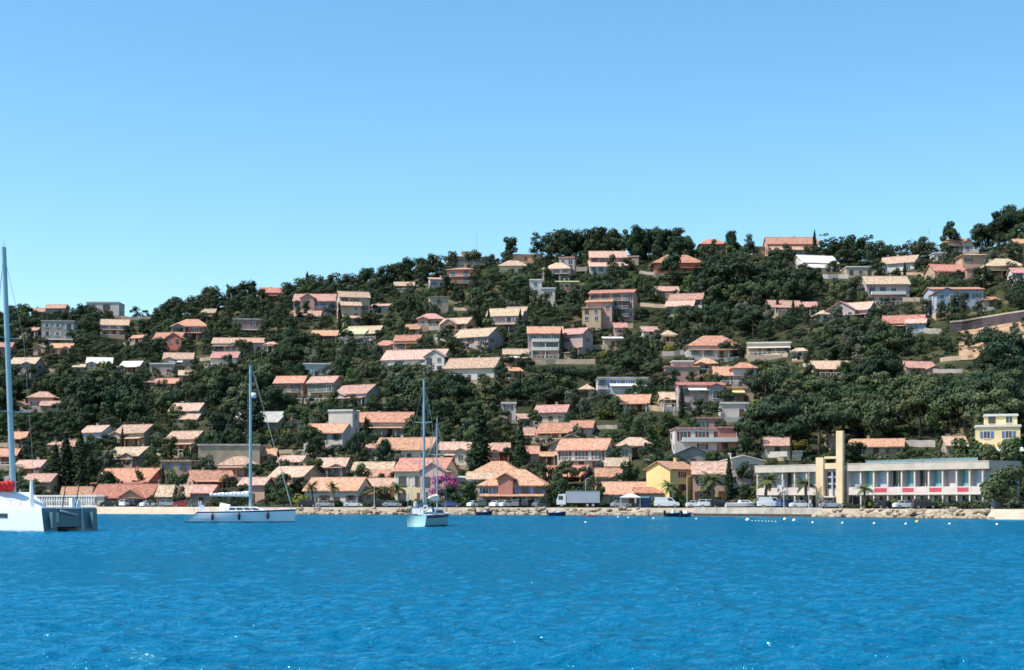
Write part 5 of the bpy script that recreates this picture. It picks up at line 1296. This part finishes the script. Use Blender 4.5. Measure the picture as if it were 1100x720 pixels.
# ---- build them: the 290 largest of each kind are things, the rest one mass
TONE_SHAPE={'round':'round-crowned pine','flat':'flat-topped pine','tall':'tall ragged pine','sparse':'thin see-through pine','broad':'broadleaf tree','shrub':'shrub','cypress':'cypress'}
GROUPS={'pine':'pines on the hillside','broad':'broadleaf trees on the hillside','shrub':'shrubs in the hillside gardens','cypress':'cypresses'}
NAMES={'pine':'pine_tree','broad':'broadleaf_tree','shrub':'shrub','cypress':'cypress_tree'}
byfam={}
for t in TREES: byfam.setdefault(FAM[t['kind']],[]).append(t)
mass=[]; used={}
refs=[r for r in REFS if r[2]]
def short(p):
    for cut in (' left half',' right half',', upper of',', lower of',', left of two',', right of two'): pass
    return p
for fam,L in byfam.items():
    L.sort(key=lambda t:-(t['hw']*(t['base']-t['top'])))
    vis=[t for t in L if -8<t['px']<1108]; mass+= [t for t in L if not -8<t['px']<1108]+vis[285:]
    for t in vis[:285]:
        cy=(t['top']+t['base'])/2; best=min(refs,key=lambda r:(r[0]-t['px'])**2+((r[1]-cy)*1.5)**2)
        dx,dy=t['px']-best[0],cy-best[1]
        t['dist']=math.hypot(dx,dy)
        rel=('left of' if dx<0 else 'right of') if abs(dx)>abs(dy)*1.1 else ('above' if dy<0 else 'below')
        t['ref']=brief(best[2]); t['rel']=rel
        used.setdefault((t['kind'],t['tone'],t['ref'],rel),[]).append(t)
ORD=['','second ','third ','fourth ','fifth ','sixth ','seventh ','eighth ','ninth ']
for (kind,tone,ref,rel),L in used.items():
    L.sort(key=lambda t:t['dist'])
    for i,t in enumerate(L):
        fam=FAM[kind]; toneword=TONES[fam][tone][0]
        lab=f"{ORD[i] if i<9 else 'outer '}{toneword} {TONE_SHAPE[kind]} {rel} the {ref}"
        lab=lab.replace(' the the ',' the ')
        ws=lab.split()
        if len(ws)>16: lab=' '.join(ws[:16]).rstrip(',')
        tr,cr,cb=proto(kind,t['k'],tone)
        o=thing(NAMES[fam],lab,{'pine':'pine tree','broad':'tree','shrub':'shrub','cypress':'cypress'}[fam],(t['x'],t['Y'],t['z']),t['rz'],GROUPS[fam]); o.scale=(t['sx'],t['sx'],t['sz'])
        obj('trunk',tr,o); obj('crown',cr,o)
# the mass: everything smaller or out of the frame, one mesh, thinner foliage; plus low scrub over the slope
mb=MB(); mr=random.Random(5)
for t in mass:
    tr,cr,cb=proto(t['kind'],t['k'],t['tone'] if t['kind']!='cypress' else 0); c,s=math.cos(t['rz']),math.sin(t['rz']); nq=len(cb.f)
    for q in range(0,nq):
        if mr.random()<.35: continue
        pts=[cb.v[i] for i in cb.f[q]]; mb.quad([(t['x']+(p[0]*c-p[1]*s)*t['sx'],t['Y']+(p[0]*s+p[1]*c)*t['sx'],t['z']+p[2]*t['sz']) for p in pts])
def outside(px,d):
    Y=lerp_tab(SHORE,px)+d
    if Y>lerp_tab(RIDGE_Y,px)+8: return
    x=X(px,Y); g=ground(x,Y); rr=mr.uniform(2.2,4.2)
    leaves(mb,mr,(x,Y,g+rr*.8),(rr,rr,rr*.9),110,.55)
for px0,px1 in ((-420,-12),(1112,1500)):
    for _ in range(900): outside(mr.uniform(px0,px1),mr.uniform(26,330))
for _ in range(5200):
    px=mr.uniform(-10,1110); d=mr.uniform(FLAT-2,330); Y=lerp_tab(SHORE,px)+d
    if Y>lerp_tab(RIDGE_Y,px)+14: continue
    x=X(px,Y)
    if inside_house(x,Y,1.0): continue
    g=ground(x,Y); rr=mr.uniform(.5,1.1); hw=rr*1.3/Y*F
    if not cover(px,hw,ROW(g+rr*1.3,Y),ROW(g,Y),Y,.2,False): continue
    leaves(mb,mr,(x,Y,g+rr*.35),(rr*1.5,rr*1.5,rr*.7),26,.30)
tag(obj('undergrowth',mb.mesh('undergrowth',leaf_mat('scrub_leaves',(0.048,0.064,0.033)))),'green scrub and smaller trees filling the slope between the houses','undergrowth',kind='stuff')
# palms, bougainvillea
def palm_proto(seed):
    rr=random.Random(seed); tb=MB(); cb=MB(); Ht=5
    for i in range(10): tb.tube((0.02*i*i*.2,0,Ht*i/10-.4*(i==0)),(0.02*(i+1)**2*.2,0,Ht*(i+1)/10),.30-.008*i,.26-.008*i,9)
    c=Vector((.4,0,Ht))
    for i in range(30):
        a=rr.uniform(0,6.28); el=rr.uniform(-.5,1.2); L=rr.uniform(2.1,3.0); p=c.copy(); dirv=Vector((math.cos(a)*math.cos(el),math.sin(a)*math.cos(el),math.sin(el))); n=7
        side=Vector((-math.sin(a),math.cos(a),0))
        for k in range(n):
            q=p+dirv*(L/n); w0=.42*math.sin(math.pi*(k+.35)/(n+.6)); w1=.42*math.sin(math.pi*(k+1.35)/(n+.6))
            for s in (-1,1):
                dr=Vector((0,0,-.22))
                cb.quad([p,p+side*s*w0+dr*w0*2,p.lerp(q,.7)+side*s*w1+dr*w1*2,p.lerp(q,.55)]); 
            p=q; dirv=(dirv+Vector((0,0,-.22))).normalized()
    tb.ball((.4,0,Ht-.1),.42,1,1,1.3)
    return tb.mesh('trunk',M_PTR),cb.mesh('crown',M_PALM)
PALM=[palm_proto(s) for s in (1,2,3)]
for px,top,w,d,l in ((336,520,17,13,'shore palm at the left end of the long white seafront house'),(359,521,17,13,'shore palm in the middle of the long white seafront house'),(402,524,24,12,'dark shore palm right of the grey gable of the long house'),(429,521,22,12,'shore palm left of the pale yellow house'),(721,519,22,13,'shore palm before the ochre wall of the yellow house'),(766,511,28,14,'tall palm left of the slim shore cypress'),(822,512,28,13,'dense dark palm at the left end of the modern building'),(866,516,26,12,'palm before the modern building left of its tower'),(929,522,22,12,'palm before the modern building right of its tower')):
    p=at(px,d); h=(zrow(top,p.y)-p.z)*1.08; w*=1.22; k=R.randint(0,2); o=thing('palm_tree',l,'palm',p,R.uniform(0,6),'palms along the shore'); sz=h/6.2; sx=w/2/F*p.y/2.4; o.scale=(sx,sx,sz); obj('trunk',PALM[k][0],o); obj('crown',PALM[k][1],o)
rr=random.Random(3); b=MB(); tb=MB(); p=at(477,20.5)
for i in range(24):
    c=Vector((rr.uniform(-2.5,2.5),rr.uniform(-.9,.9),rr.uniform(2.6,6.6))); leaves(b,rr,c,(1.0,.9,.8),52,.22); tb.tube((0,0,-.3),c,.07,.03,4)
o=thing('bougainvillea','big magenta bougainvillea before the right end of the pale yellow house','flowering shrub',p); obj('stem',tb.mesh('stem',M_BARK),o); obj('flowers',b.mesh('flowers',M_BOUG),o)
# ------------------------------------------------------------------ light, sky, camera
to_sun=Vector((-.52,-.17,.84)).normalized()
sd=bpy.data.lights.new('sun','SUN'); sd.energy=3.3; sd.angle=math.radians(.5); sd.color=(1,.95,.89)
so=bpy.data.objects.new('sun',sd); COL.objects.link(so); so.location=(-300,0,400); so.rotation_euler=to_sun.to_track_quat('Z','Y').to_euler()
W=bpy.data.worlds.new('World'); SC.world=W; W.use_nodes=True; nt=W.node_tree; bg=nt.nodes['Background']
sky=nt.nodes.new('ShaderNodeTexSky'); sky.sky_type='NISHITA'; sky.sun_disc=False; sky.sun_elevation=math.asin(to_sun.z); sky.sun_rotation=math.atan2(to_sun.x,to_sun.y)
sky.altitude=0; sky.air_density=1.0; sky.dust_density=.3; sky.ozone_density=3.0
hs=nt.nodes.new('ShaderNodeHueSaturation'); hs.inputs['Saturation'].default_value=SKY_SAT; hs.inputs['Hue'].default_value=SKY_HUE
nt.links.new(sky.outputs[0],hs.inputs['Color']); nt.links.new(hs.outputs[0],bg.inputs['Color']); bg.inputs['Strength'].default_value=.095
cd=bpy.data.cameras.new('camera'); cd.sensor_width=36; cd.sensor_fit='HORIZONTAL'; cd.lens=F/1100*36; cd.shift_y=(HOR-360)/1100; cd.clip_start=.5; cd.clip_end=30000
co=bpy.data.objects.new('camera',cd); COL.objects.link(co); co.location=(0,0,CH); co.rotation_euler=(math.pi/2,0,0); SC.camera=co
vs=SC.view_settings; vs.view_transform='Standard'; vs.look='None'; vs.gamma=1; vs.use_curve_mapping=False; vs.exposure=EXPO
SC.cycles.use_denoising=True; SC.cycles.max_bounces=6; SC.cycles.diffuse_bounces=3; SC.cycles.glossy_bounces=3; SC.cycles.transparent_max_bounces=4
SC.cycles.filter_width=1.6; SC.cycles.caustics_reflective=False; SC.cycles.caustics_refractive=False
SC.cycles.use_adaptive_sampling=True
